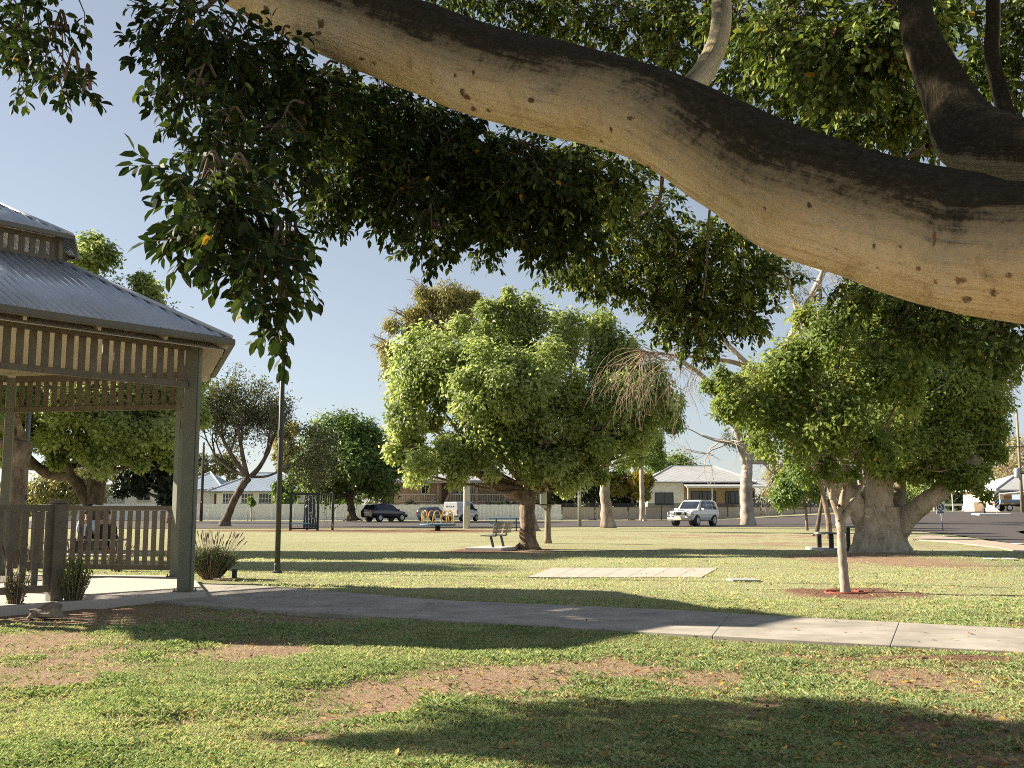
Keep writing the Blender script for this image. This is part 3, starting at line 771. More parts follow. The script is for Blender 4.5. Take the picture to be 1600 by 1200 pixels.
# young tree with the pale trunk in a mulch ring
YS = gnd(1321, 926).y
def stems(mb_, T):
    mb = MB()
    for P_ in ([(1315, 832, .070), (1313, 815, .078), (1312, 800, .066), (1311, 790, .03)], [(1313, 812, .062), (1300, 775, .05), (1290, 735, .042), (1283, 690, .034), (1272, 620, .022), (1262, 545, .01)], [(1313, 812, .06), (1318, 770, .045), (1330, 735, .03)], [(1300, 780, .045), (1300, 720, .035), (1300, 650, .026), (1312, 560, .014), (1318, 500, .006)],
               [(1312, 815, .06), (1330, 790, .05), (1346, 755, .04), (1370, 700, .03), (1405, 620, .016)], [(1290, 735, .035), (1262, 690, .022), (1215, 620, .012)], [(1346, 755, .035), (1342, 690, .022), (1365, 590, .01)]):
        q, r = spline([(at(a, b_, YS + rng.normal() * .06), c) for a, b_, c in P_], 6); mb.tube(q, r, 8, cap=False, wob=.15)
    mb.build('upper_stems', bark_stem, T, smooth=True, org=T.location)
sb = [blob(1290, 640, YS, 90, 75), blob(1230, 580, YS + .2, 80, 70), blob(1310, 545, YS, 85, 65), blob(1390, 600, YS - .2, 70, 70, .9), blob(1170, 620, YS, 55, 45, .8), blob(1350, 690, YS - .2, 65, 42, .8), blob(1230, 690, YS, 60, 38, .7), blob(1300, 730, YS, 50, 24, .45), blob(1270, 500, YS + .1, 55, 32, .7), blob(1130, 595, YS, 34, 26, .5)]
tree('young_tree', 'young tree with a slim pale trunk in a red mulch ring by the path', 'tree', YS, [(1321, 927, .074), (1318, 890, .068), (1315, 850, .065), (1313, 808, .060)], sb, 24000, .095, .048, bark_white, figyg,
     fork=at(1300, 720, YS), limb_r=.02, clump=.24, per=16, inner=.85, flare=1.1, extra=stems, twigs=8, loose=.12, sub=.34)
b_ = gnd(1321, 927); k = MB()
for i in range(40):
    a0, a1 = 2 * math.pi * i / 40, 2 * math.pi * (i + 1) / 40
    k.bar((b_.x + .30 * math.cos(a0), b_.y + .30 * math.sin(a0), .02), (b_.x + .30 * math.cos(a1), b_.y + .30 * math.sin(a1), .02), .028, .03)
tag(k.build('tree_ring', mat_plain('ring_plastic', (.36, .085, .055), .6, .2, 5)), 'thin red ring lying on the mulch round the pale young trunk', 'tree ring')

# trees behind the gazebo
YG = 33.0
gb = [blob(60, 520, YG, 110, 75), blob(150, 540, YG + 1, 120, 85), blob(240, 580, YG, 90, 75), blob(130, 425, YG + 1, 52, 62, .9), blob(220, 470, YG + 1, 48, 42, .8), blob(40, 640, YG - 2, 90, 65), blob(140, 640, YG - 2.2, 100, 62), blob(230, 660, YG - 2, 85, 52), blob(285, 640, YG - 1, 42, 50, .7),
      blob(170, 700, YG - 2, 60, 34, .6), blob(240, 715, YG - 1.4, 45, 28, .5), blob(-60, 560, YG, 100, 100), blob(-50, 690, YG, 70, 50), blob(90, 700, YG - 2, 50, 36, .6), blob(-130, 640, YG, 80, 80)]
def gfork(mb, T):
    for P_ in ([(140, 790, .18), (118, 750, .14), (70, 738, .16), (30, 700, .1)], [(150, 788, .22), (165, 730, .18), (205, 690, .13), (260, 660, .12)], [(146, 788, .22), (150, 720, .17), (190, 640, .16), (250, 580, .08)], [(140, 790, .17), (110, 740, .13), (95, 680, .15), (110, 600, .1)]):
        q, r = spline([(at(a, c, YG - .3), d) for a, c, d in P_], 6); mb.tube(q, r, 10, cap=False, wob=.15)
tree('shade_tree', 'large leafy tree with a forked dark trunk, directly behind the gazebo', 'tree', YG, [(145, 858, .33), (146, 825, .29), (146, 795, .30)], gb, 190000, .15, .095, bark_dark, lime, fork=at(150, 720, YG), limb_r=.15, clump=.45, per=32, extra=gfork)
YG2 = 27.0
g2 = [blob(-120, 500, YG2, 130, 110), blob(-20, 560, YG2, 90, 70), blob(-200, 600, YG2, 110, 100), blob(20, 620, YG2 - 1, 60, 50)]
tree('shade_tree', 'leafy tree with a thick brown leaning trunk at the left edge, behind the gazebo', 'tree', YG2, [(5, 872, .40), (14, 800, .34), (22, 750, .30), (36, 690, .26)], g2, 36000, .14, .09, bark_brown, green, limb_r=.16, clump=.45, per=30)

# dark bushy evergreen, far left
YD = 95
tree('dark_tree', 'dark dense evergreen standing before the white house behind the gazebo', 'tree', YD, [(268, 818, .4), (268, 780, .35)], [blob(240, 735, YD, 42, 40), blob(258, 705, YD, 24, 32, .8), blob(205, 755, YD, 30, 26, .8), blob(268, 770, YD, 17, 24, .8)], 15000, .42, .25, bark_dark, darkg, clump=.8, per=24)
# open leaning tree at the road
YJ = gnd(350, 823).y
tips = []
def jac(mb, T):
    st = [(at(388, 746, YJ), at(350, 690, YJ), .21), (at(386, 744, YJ), at(372, 668, YJ), .19), (at(392, 745, YJ), at(420, 705, YJ), .21), (at(388, 746, YJ), at(335, 712, YJ + 1), .16), (at(392, 745, YJ), at(440, 735, YJ - 1), .11)]
    for p, q, r in st:
        pts, rad = spline([(p, r), (p.lerp(q, .5) + Vector((0, 0, -.2)), r * .8), (q, r * .62)], 6); mb.tube(pts, rad, 9, cap=False)
        for i in range(3):
            d = ((q - p).normalized() + Vector(rng.normal(size=3)) * .35 + Vector((0, 0, .35))).normalized()
            grow(mb, q if i else pts[-4], d, 1.75, r * .5, 3, tips, .5, .3, 3, .03, 6, .62, .74)
T = tree('open_tree', 'open leaning tree with a forked trunk and thin feathery foliage, before the white house', 'tree', YJ, [(350, 823, .30), (362, 790, .27), (377, 762, .27), (388, 746, .28)], [], 0, .1, .1, bark_dark, dull, limbs=False, extra=jac, flare=1.8)
def tip_leaves(T, tips, n, spread, L, W_, m, org, droop=.4):
    P = np.array([t[0] for t in tips]); idx = rng.integers(0, len(P), n)
    p = P[idx] + rng.normal(size=(n, 3)) * spread
    tone = np.clip(.5 + .25 * rng.normal(size=n), 0, 1)
    return leaves_obj('crown', p, rand_unit(n), tone, L, W_, m, T, org, droop)
tip_leaves(T, tips, 19000, .40, .24, .10, dull, T.location)
# dark green tree before the white fence
YB = 103.0
rb = lambda x, y, rx, ry, w=1.0, d=0: blob(x, y, YB + d, rx * 1.15, ry * 1.15, w)
tree('round_tree', 'round dark green tree at the white fence beside the parked black car', 'tree', YB, [(550, 812, .42), (548, 790, .36), (546, 775, .34)], [rb(540, 690, 55, 36), rb(510, 715, 48, 40), rb(580, 712, 48, 42, 1, -1), rb(545, 735, 72, 38, 1.1, -2), rb(485, 742, 36, 26, .8), rb(602, 738, 34, 36, .8), rb(530, 665, 30, 16, .5), rb(470, 755, 20, 16, .4)],
     40000, .34, .22, bark_dark, green, clump=.9, per=26, limb_r=.2)
# tall olive gum behind the lime tree
YO = 62.0
tips = []
def gum_l(mb, T):
    for a, b2, r in ((690, 520, .22), (640, 500, .18), (720, 480, .18), (615, 545, .15), (660, 470, .15)):
        q, rr = spline([(at(745, 640, YO), .3), (at((a + 745) / 2, (b2 + 640) / 2 - 8, YO), .22), (at(a, b2, YO), .12)], 6); mb.tube(q, rr, 8, cap=False)
        for i in range(3): grow(mb, q[-1], (q[-1] - q[-6]) + Vector(rng.normal(size=3)) * .5, .8, .06, 2, tips, .6, .3, 3, 0, 5)
T = tree('gum_tree', 'tall olive-brown gum showing above the left shoulder of the lime tree', 'tree', YO, [(832, 829, .3), (815, 740, .28), (745, 640, .26)], [blob(690, 480, YO, 48, 32), blob(640, 510, YO, 36, 34), blob(610, 545, YO, 20, 28, .7), blob(735, 470, YO, 36, 20, .7), blob(660, 465, YO, 26, 18, .6), blob(610, 570, YO, 16, 20, .4), blob(715, 500, YO, 40, 36, .8)], 34000, .20, .075, bark_patch, olive, limbs=False, extra=gum_l, clump=.5, per=20, droop=.9, inner=.8, loose=.12)
# gum with patchy trunk
YP = gnd(945, 825).y
tree('gum_tree', 'gum with a patchy grey and white trunk, just right of the lime-green tree', 'tree', YP, [(950, 825, .46), (947, 790, .36), (945, 760, .34), (950, 700, .28), (985, 650, .2)], [blob(1000, 640, YP, 42, 40), blob(1030, 655, YP, 38, 44), blob(1010, 700, YP, 36, 26, .7), blob(1052, 640, YP, 18, 42, .5), blob(985, 720, YP, 26, 18, .6)], 15000, .26, .08, bark_patch, green, clump=.7, per=24, droop=1.0, inner=.7, flare=1.3)
# big white gum behind the parked car
YW = gnd(1168, 821).y
tips = []
dead = []
def gum_w(mb, T):
    A = lambda px, py, dy=0: at(px, py, YW + dy)
    for P_ in ([(A(1167, 735), .42), (A(1172, 690), .38), (A(1200, 600, 1), .36), (A(1250, 500, 1), .3), (A(1290, 420, 1), .2), (A(1340, 350, 1), .1)], [(A(1167, 730), .34), (A(1140, 640, -1), .28), (A(1100, 590, -2), .2), (A(1060, 560, -2), .12)], [(A(1250, 500, 1), .22), (A(1230, 440, 1), .16), (A(1200, 400), .1)],
               [(A(1230, 540, 1), .22), (A(1290, 480), .18), (A(1340, 430), .12)], [(A(1164, 722), .2), (A(1200, 722), .16), (A(1212, 722), .15)], [(A(1172, 690), .25), (A(1130, 690), .16), (A(1095, 680), .08)], [(A(1200, 600), .25), (A(1120, 520), .17), (A(1060, 440), .1)], [(A(1280, 470), .2), (A(1283, 430), .16), (A(1300, 390), .1)]):
        q, r = spline(P_, 7); mb.tube(q, r, 9, cap=True, wob=.1)
        for i in range(4):
            j = len(q) - 1 - i * 3
            if r[j] < .3: grow(mb, q[j], Vector(rng.normal(size=3)) + (q[j] - q[j - 2]).normalized() * .8, 2.2, min(.07, r[j] * .6), 3, tips, .6, .35, 3, -.03, 5, .6, .72)
T = tree('gum_tree', 'tall white-barked gum with a thick smooth pale trunk just right of the white four-wheel drive', 'tree', YW, [(1169, 821, .56), (1167, 790, .50), (1166, 760, .47), (1167, 735, .44)], [blob(1180, 700, YW, 55, 26), blob(1130, 690, YW, 34, 20, .6), blob(1060, 500, YW, 60, 60), blob(1120, 440, YW, 70, 50, .8), blob(1230, 440, YW, 60, 40, .7), blob(1050, 400, YW, 40, 60, .6), blob(1230, 640, YW, 60, 50, .6)], 9000, .26, .07, bark_white, dull, limbs=False, extra=gum_w, clump=1.0, per=14, droop=1.0, inner=.9, flare=1.15)
YT = YF2 - 2.5
mb = MB(); A = lambda px, py, dy=0: at(px, py, YT + dy)
q, r = spline([(A(1260, 640, 2), .09), (A(1170, 575, .6), .07), (A(1100, 560), .05), (A(1040, 553), .025), (A(1000, 548), .01)], 8); mb.tube(q, r, 7, cap=False)
for i in range(40):
    j = int(rng.integers(14, len(q)))
    x = Vector((rng.normal() * .5 - .35, rng.normal() * .4, -.35 + .5 * rng.random()))
    grow(mb, q[j], x, .75 + .6 * rng.random(), .012, 2, None, .35, .25, 2, -.16, 4, .6, .62, 5)
mb.build('dead_branch', bark_twig, FIG2, smooth=True, org=FIG2.location)
# small trees right of the car
YK = gnd(1261, 829).y
tree('small_tree', 'small round green tree before the beige fence, with a thin brown trunk', 'tree', YK, [(1261, 829, .09), (1260, 808, .08), (1259, 795, .08)], [blob(1255, 770, YK, 48, 24), blob(1235, 755, YK, 30, 18, .6), blob(1280, 755, YK, 36, 24, .8), blob(1230, 785, YK, 24, 12, .4)], 9000, .2, .11, bark_brown, green, clump=.45, per=22, flare=1.1)
YK2 = gnd(1294, 842).y
tree('small_tree', 'slim tree with a brown straight trunk beside the seat at the fig', 'tree', YK2, [(1297, 842, .13), (1294, 810, .12), (1288, 780, .11), (1280, 745, .09)], [blob(1270, 730, YK2, 44, 24), blob(1300, 715, YK2, 40, 26), blob(1240, 715, YK2, 30, 20, .6)], 7000, .16, .08, bark_brown, green, clump=.4, per=20, flare=1.2)
YK3 = gnd(1276, 837).y
tree('small_tree', 'slim tree with a dark trunk leaning right, between the small round tree and the seat', 'tree', YK3, [(1275, 837, .12), (1279, 815, .10), (1283, 790, .09), (1290, 760, .07)], [blob(1300, 740, YK3, 30, 20), blob(1280, 725, YK3, 30, 18)], 3500, .18, .09, bark_dark, green, clump=.4, per=20, flare=1.4)
# hedge mass and golden bush beyond the beige fence
YH = 119.0
tree('dark_tree', 'dark dense tree behind the beige fence between the lime tree and the golden bush', 'tree', YH, [(925, 813, .3), (925, 770, .3)], [blob(918, 745, YH, 40, 38), blob(895, 770, YH, 26, 24), blob(965, 770, YH, 30, 30), blob(870, 760, YH, 30, 28)], 12000, .5, .3, bark_dark, darkg, clump=.9, per=22)
tree('golden_bush', 'golden yellow-green bush behind the beige fence beside the iron-roofed house', 'bush', YH - 2, [(988, 813, .2), (988, 780, .2)], [blob(985, 752, YH - 2, 36, 18), blob(1005, 765, YH - 2, 22, 17), blob(968, 762, YH - 2, 20, 14)], 9000, .38, .24, bark_brown, gold, clump=.8, per=22)
tree('slender_tree', 'slender grey-trunked tree in front of the golden bush, with a sparse grey-green top', 'tree', 112, [(1004, 814, .3), (1003, 770, .26), (1002, 715, .2)], [blob(1005, 700, 112, 28, 30), blob(985, 690, 112, 22, 20), blob(1022, 720, 112, 18, 14, .5)], 6000, .4, .16, bark_white, green, clump=.9, per=20, droop=.8, inner=.8)
# background greenery
for i, (px, py, rx, ry, Y_, n_, m_, lab) in enumerate([(1050, 735, 60, 22, 170, 6000, green, 'distant green treetop rising behind the iron-roofed house'), (455, 700, 24, 45, 140, 5000, olive, 'olive-brown treetop behind the lamp pole, right of the open leaning tree'), (335, 725, 36, 24, 150, 4000, dull, 'grey-green treetop behind the left end of the white house roof'),
                                          (1440, 770, 60, 30, 175, 8000, lime, 'bright green tree across the intersection, seen under the big fig'), (1520, 775, 44, 26, 160, 7000, darkg, 'dark green tree across the intersection beside the cream house'), (640, 740, 40, 24, 150, 5000, darkg, 'dark treetop behind the timber house with the veranda'), (1240, 745, 46, 30, 150, 6000, olive, 'brownish bushy tree behind the right end of the beige fence'), (445, 770, 20, 20, 122, 3000, green, 'low green garden tree between the white house and the timber house'), (95, 765, 70, 30, 118, 7000, olive, 'yellowish bushy tree beyond the gazebo railing, before a white house'), (1590, 720, 40, 40, 150, 2500, olive, 'thin brownish tree behind the cream house')]):
    tree('background_tree', lab, 'tree', Y_, [(px, 812, .3), (px, (py + 812) / 2, .26), (px, py + ry * .5, .2)], [blob(px, py, Y_, rx, ry), blob(px - rx * .5, py + ry * .4, Y_, rx * .6, ry * .7, .8), blob(px + rx * .5, py + ry * .3, Y_ + 1, rx * .6, ry * .75, .8), blob(px + rx * .1, py - ry * .4, Y_, rx * .5, ry * .6, .6)], n_, .5, .28, bark_dark, m_, clump=1.1, per=20, twigs=4)
# bare winter tree, far right
tips = []
def bare(mb, T):
    p = at(1590, 755, 126)
    for i in range(9): grow(mb, p, Vector((rng.normal() * .9 - .35, rng.normal() * .6, .75 + .4 * rng.random())), 3.0, .11, 4, tips, .6, .35, 3, .0, 5, .6, .72)
T = tree('bare_tree', 'bare twiggy tree against the sky at the right edge, above the cream house', 'tree', 126, [(1590, 800, .2), (1590, 755, .15)], [], 0, .1, .1, bark_twig, None, limbs=False, extra=bare)
tip_leaves(T, tips, 900, .2, .2, .09, olive, T.location)
# street sapling by the white fence
tree('street_sapling', 'thin staked sapling in front of the white picket fence of the white house', 'tree', 112, [(393, 815, .05), (393, 800, .045), (393, 790, .04)], [blob(392, 786, 112, 6, 9)], 500, .3, .16, bark_twig, green, clump=.35, per=14, flare=1.0,
     extra=lambda mb, T: [mb.bar(gnd(x_, 815.0) * 0 + at(x_, 815, 112), at(x_, 799, 112), .06, .06) for x_ in (387, 397)])

# ================================================================== low plants round the gazebo
def bush_plant(name, label, cat, px, py, h, w, n, L, W_, m, spikes=0, group=None):
    b = gnd(px, py); T = thing(name, label, cat, b, group=group)
    st = MB(); P, O, tn = [], [], []
    k = max(6, n // 22)
    for i in range(k):
        a = rng.random() * 6.28; r = math.sqrt(rng.random()); hh = h * (.55 + .45 * rng.random()) * (1 - .25 * r)
        top = Vector((math.cos(a) * r * w, math.sin(a) * r * w * .8, hh)); lo = Vector((math.cos(a) * r * w * .3, math.sin(a) * r * w * .3, 0))
        mid = lo.lerp(top, .5) + Vector((0, 0, .03)); q, rr = spline([(lo, .006), (mid, .005), (top, .0025)], 5); st.tube(q, rr, 5, cap=False)
        for j in range(22):
            t = .15 + .85 * rng.random(); c = lo.lerp(mid, t * 2) if t < .5 else mid.lerp(top, t * 2 - 1)
            P.append(c); O.append(rng.normal(size=3) + np.array([0, 0, .5])); tn.append(.3 + .5 * t * rng.random() + .1)
    st.build('stem', bark_twig, T, smooth=True)
    P = np.array(P); O = _norm(np.array(O)); n_ = len(P)
    T_ = _norm(O + np.array([0, 0, .6])); N = rand_unit(n_)
    V, q = leaf_small(P, T_, N, L * (.6 + .8 * rng.random(n_)), W_ * (.7 + .6 * rng.random(n_)))
    mesh_np('foliage', V, q, np.full(n_, 4), m, T, False, {'tone': np.repeat(np.clip(np.array(tn), 0, 1), 4)})
    if spikes:
        f = MB()
        for i in range(spikes):
            a = rng.random() * 6.28; r = math.sqrt(rng.random()); lo = Vector((math.cos(a) * r * w * .6, math.sin(a) * r * w * .6, h * .5)); hi = Vector((math.cos(a) * r * w * 1.15, math.sin(a) * r * w, h * (.95 + .3 * rng.random())))
            f.tube([Vector((0, 0, .01)), lo, hi], [.004, .004, .003], 4, cap=False); d = (hi - lo).normalized()
            f.tube([hi - d * .01, hi + d * .03, hi + d * .07, hi + d * .10], [.005, .010, .009, .003], 6)
        f.build('flower_spikes', mat_plain('lavender_spike', (.15, .085, .075), .8, .3, 20), T)
    return T
lav = mat_leaf('leaf_lavender', [(0, (.05, .065, .035)), (.5, (.11, .14, .075)), (1, (.22, .26, .15))], trans=.2, rough=.7)
bush_plant('lavender_bush', 'bushy lavender with brown flower spikes at the right-hand post of the gazebo', 'shrub', 330, 905, .66, .50, 8000, .085, .016, lav, 55)
bush_plant('garden_plant', 'bushy green plant at the foot of the short railing post', 'plant', 113, 951, .80, .25, 2200, .045, .018, green, 8)
bush_plant('garden_plant', 'small pale leggy plant in front of the near railing at the left edge', 'plant', 24, 957, .62, .17, 1000, .04, .016, dull, 6)
bush_plant('garden_plant', 'low dark plant under the far railing, behind the people on the seat', 'plant', 182, 893, .42, .34, 900, .05, .014, lav, 26)
bush_plant('garden_plant', 'thin weed growing at the gazebo post beside the far railing', 'plant', 252, 893, .40, .10, 260, .04, .014, lav, 5)
bush_plant('garden_plant', 'dry straggly plants under the back railing at the left edge', 'plant', 45, 893, .45, .4, 900, .05, .014, lav, 20)
# ================================================================== the fig overhead
def lim(px0, py0, px1, py1, Y):
    """limb station from its upper and lower outline in the photo"""
    a, b_ = at(px0, py0, Y), at(px1, py1, Y)
    return ((a + b_) / 2, (a - b_).length / 2)
st = [lim(40, -330, 10, -250, 8.6), lim(190, -230, 140, -120, 7.7), lim(400, -95, 330, -12, 6.9), lim(520, -35, 455, 64, 6.5), lim(640, 0, 590, 117, 6.1), lim(770, 48, 720, 170, 5.7), lim(905, 78, 855, 206, 5.35), lim(1050, 116, 990, 246, 5.05), lim(1170, 170, 1095, 312, 4.8),
      lim(1285, 222, 1195, 388, 4.55), lim(1390, 256, 1310, 424, 4.35), lim(1500, 276, 1440, 466, 4.15), lim(1610, 290, 1580, 498, 3.95)]
TRK = Vector((4.6, 3.1, 0))
st2 = st + [(Vector((2.65, 3.65, 2.2)), .33), (Vector((3.3, 3.4, 2.0)), .37), (Vector((3.95, 3.2, 1.6)), .45)]
FIG = thing('fig_tree', 'huge old fig whose heavy pale limb and dark leaves hang over the view', 'tree', TRK)
# bark: pale grey-tan with sooty mould along the upper side, scars and stretch lines
bk, nt, b = new_mat('old_fig_bark')
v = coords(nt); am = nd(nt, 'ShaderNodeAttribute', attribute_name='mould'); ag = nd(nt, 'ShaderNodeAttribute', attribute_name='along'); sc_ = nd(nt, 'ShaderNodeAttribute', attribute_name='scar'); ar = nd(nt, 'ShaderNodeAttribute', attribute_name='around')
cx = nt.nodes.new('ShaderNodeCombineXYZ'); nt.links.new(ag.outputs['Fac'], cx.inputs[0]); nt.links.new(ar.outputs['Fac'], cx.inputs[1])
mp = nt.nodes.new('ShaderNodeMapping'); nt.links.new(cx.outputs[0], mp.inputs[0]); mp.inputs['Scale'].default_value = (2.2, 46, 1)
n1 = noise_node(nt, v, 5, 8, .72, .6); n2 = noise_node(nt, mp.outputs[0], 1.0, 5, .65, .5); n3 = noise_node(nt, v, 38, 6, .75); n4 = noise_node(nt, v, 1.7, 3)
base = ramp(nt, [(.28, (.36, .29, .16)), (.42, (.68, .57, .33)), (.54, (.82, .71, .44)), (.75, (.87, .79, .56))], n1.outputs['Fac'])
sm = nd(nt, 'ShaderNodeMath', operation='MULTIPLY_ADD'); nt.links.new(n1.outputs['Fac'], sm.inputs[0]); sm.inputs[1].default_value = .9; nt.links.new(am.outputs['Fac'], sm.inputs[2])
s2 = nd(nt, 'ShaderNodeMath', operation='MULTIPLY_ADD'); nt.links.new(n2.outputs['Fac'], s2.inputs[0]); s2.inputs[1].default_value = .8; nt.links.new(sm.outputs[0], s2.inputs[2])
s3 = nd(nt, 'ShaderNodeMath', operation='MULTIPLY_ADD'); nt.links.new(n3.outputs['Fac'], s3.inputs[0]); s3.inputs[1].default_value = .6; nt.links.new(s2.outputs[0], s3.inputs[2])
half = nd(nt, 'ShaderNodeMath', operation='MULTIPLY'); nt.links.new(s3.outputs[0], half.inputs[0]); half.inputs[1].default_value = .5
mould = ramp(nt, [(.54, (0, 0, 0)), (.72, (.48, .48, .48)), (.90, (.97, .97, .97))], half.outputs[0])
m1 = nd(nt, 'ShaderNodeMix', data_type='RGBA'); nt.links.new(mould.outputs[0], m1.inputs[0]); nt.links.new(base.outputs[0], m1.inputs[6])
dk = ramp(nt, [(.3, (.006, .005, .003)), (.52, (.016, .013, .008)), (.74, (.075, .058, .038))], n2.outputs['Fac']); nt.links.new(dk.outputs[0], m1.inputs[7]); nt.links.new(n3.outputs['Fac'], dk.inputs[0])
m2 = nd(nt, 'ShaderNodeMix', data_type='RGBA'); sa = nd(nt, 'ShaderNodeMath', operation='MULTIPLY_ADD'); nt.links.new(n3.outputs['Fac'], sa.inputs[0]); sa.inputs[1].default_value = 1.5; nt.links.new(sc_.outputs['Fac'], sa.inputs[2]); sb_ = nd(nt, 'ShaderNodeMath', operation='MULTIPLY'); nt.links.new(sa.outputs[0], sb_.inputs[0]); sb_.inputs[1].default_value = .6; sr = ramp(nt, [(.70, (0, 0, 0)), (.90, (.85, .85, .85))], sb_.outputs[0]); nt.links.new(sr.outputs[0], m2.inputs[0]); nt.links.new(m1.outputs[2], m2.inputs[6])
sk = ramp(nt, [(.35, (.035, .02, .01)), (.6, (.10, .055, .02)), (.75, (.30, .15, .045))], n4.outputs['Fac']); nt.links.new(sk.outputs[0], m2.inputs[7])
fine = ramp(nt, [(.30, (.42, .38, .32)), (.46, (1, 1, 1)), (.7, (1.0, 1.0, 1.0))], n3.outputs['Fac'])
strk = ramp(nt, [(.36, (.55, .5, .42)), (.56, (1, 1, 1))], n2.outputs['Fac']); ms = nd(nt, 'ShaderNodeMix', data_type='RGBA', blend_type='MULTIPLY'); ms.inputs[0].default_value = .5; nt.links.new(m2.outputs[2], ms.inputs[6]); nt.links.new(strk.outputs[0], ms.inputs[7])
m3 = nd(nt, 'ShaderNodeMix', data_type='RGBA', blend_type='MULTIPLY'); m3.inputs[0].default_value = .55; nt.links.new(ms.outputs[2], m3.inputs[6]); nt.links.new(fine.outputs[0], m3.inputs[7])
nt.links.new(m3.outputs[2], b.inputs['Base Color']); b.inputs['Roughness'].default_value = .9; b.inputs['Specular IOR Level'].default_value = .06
ad = nd(nt, 'ShaderNodeMath', operation='ADD'); nt.links.new(n1.outputs['Fac'], ad.inputs[0]); nt.links.new(n2.outputs['Fac'], ad.inputs[1])
a2 = nd(nt, 'ShaderNodeMath', operation='MULTIPLY_ADD'); nt.links.new(n3.outputs['Fac'], a2.inputs[0]); a2.inputs[1].default_value = .35; nt.links.new(ad.outputs[0], a2.inputs[2])
bp = nd(nt, 'ShaderNodeBump', Strength=.9, Distance=.03); nt.links.new(a2.outputs[0], bp.inputs['Height']); nt.links.new(bp.outputs[0], b.inputs['Normal'])

SCARS = [(502, 38, 10, 16), (416, 16, 9, 14), (498, 52, 8, 8), (566, 92, 8, 6), (585, 99, 7, 7), (722, 143, 8, 12), (730, 152, 10, 9), (740, 170, 9, 8), (763, 173, 10, 5), (712, 118, 5, 7), (740, 113, 5, 8), (955, 203, 7, 9), (985, 185, 12, 6), (830, 157, 10, 8), (940, 221, 6, 5),
         (1012, 262, 10, 6), (1265, 322, 8, 10), (1193, 325, 7, 7), (1366, 385, 8, 10), (1405, 384, 7, 6), (1408, 412, 5, 6), (1460, 372, 5, 34), (1435, 420, 9, 8), (1500, 438, 14, 12), (1463, 440, 6, 7), (1552, 458, 14, 12), (1575, 430, 22, 5), (1510, 468, 16, 10), (1290, 366, 4, 4), (1306, 390, 4, 3), (1370, 418, 4, 4), (1545, 395, 5, 5), (1345, 372, 4, 3)]
PALE = []
def big_limb(name, P, n_sub, n, dark=0.0, scars=True, ridge=0.0, bulge=.03):
    pts, rad = spline(P, n_sub); L = 0; V, F, A1, A2, A3, A4 = [], [], [], [], [], []
    t0 = (pts[1] - pts[0]).normalized(); x = t0.cross(Vector((0, 0, 1))).normalized()
    for i, p in enumerate(pts):
        if i: L += (p - pts[i - 1]).length
        t = (pts[min(i + 1, len(pts) - 1)] - pts[max(i - 1, 0)]).normalized(); up = Vector((0, 0, 1)); up = (up - t * up.dot(t)).normalized() if abs(t.z) < .98 else x
        s = t.cross(up)
        for k in range(n):
            a = 2 * math.pi * k / n
            r = rad[i] * (1 + bulge * math.sin(2 * a + L * 2.2) + bulge * .8 * math.sin(L * 5.1 + 1.7 * math.sin(a + 1)) * (.5 + .5 * math.cos(a - math.pi)) + .012 * math.sin(5 * a + 3 * L) + .02 * (float(vnoise(a * 2.2 + 40, L * 5, 1.0, 3)) - .5) * 2)
            if ridge: r += ridge * rad[i] * (abs(math.sin(L * 34 + 1.2 * math.sin(a) + 2 * float(vnoise(a, L * 4, 1, 8)))) - .5)
            V.append(p + s * (r * math.sin(a)) + up * (r * math.cos(a)))
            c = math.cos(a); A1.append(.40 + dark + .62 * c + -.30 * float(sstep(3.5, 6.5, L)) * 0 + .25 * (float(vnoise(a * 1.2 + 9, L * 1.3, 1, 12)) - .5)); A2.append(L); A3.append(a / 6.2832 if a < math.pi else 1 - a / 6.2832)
    V = np.array([tuple(v) for v in V]); A4 = np.zeros(len(V))
    if scars:
        dv = V - np.array([0, 0, CAMZ]); dep = dv[:, 1] * CP + dv[:, 2] * SP
        sx = 800 + FOC * dv[:, 0] / dep; sy = 600 - FOC * (dv[:, 2] * CP - dv[:, 1] * SP) / dep
        for px, py, rx, ry in SCARS:
            d2 = ((sx - px) / (rx * .62)) ** 2 + ((sy - py) / (ry * .62)) ** 2; A4 = np.maximum(A4, np.clip(1.25 * np.exp(-d2 * 1.1), 0, .95))
            V += (V - V.mean(0)) * 0
    m = len(pts); I = np.arange(m * n).reshape(m, n); J = np.roll(I, -1, 1)
    Q = np.stack([I[:-1], J[:-1], J[1:], I[1:]], -1).reshape(-1, 4)
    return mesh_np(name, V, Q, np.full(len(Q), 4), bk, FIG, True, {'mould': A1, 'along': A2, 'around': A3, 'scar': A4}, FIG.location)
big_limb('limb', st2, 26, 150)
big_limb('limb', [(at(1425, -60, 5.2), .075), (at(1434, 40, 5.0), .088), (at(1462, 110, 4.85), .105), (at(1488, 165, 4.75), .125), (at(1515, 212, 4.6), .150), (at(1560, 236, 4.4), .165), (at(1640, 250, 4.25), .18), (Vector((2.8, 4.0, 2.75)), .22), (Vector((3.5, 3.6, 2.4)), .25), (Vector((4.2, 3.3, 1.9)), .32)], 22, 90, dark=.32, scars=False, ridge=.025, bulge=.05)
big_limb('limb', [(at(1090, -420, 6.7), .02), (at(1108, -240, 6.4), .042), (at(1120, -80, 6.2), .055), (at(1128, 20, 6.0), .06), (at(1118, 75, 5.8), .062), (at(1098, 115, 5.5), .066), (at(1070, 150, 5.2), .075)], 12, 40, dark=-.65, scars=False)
big_limb('limb', [(at(1550, -60, 5.9), .04), (at(1552, 30, 5.8), .042), (at(1550, 85, 5.7), .044), (at(1562, 140, 5.6), .045), (at(1582, 200, 5.4), .048), (at(1640, 270, 5.0), .05)], 10, 32, dark=-.1, scars=False, ridge=.03)
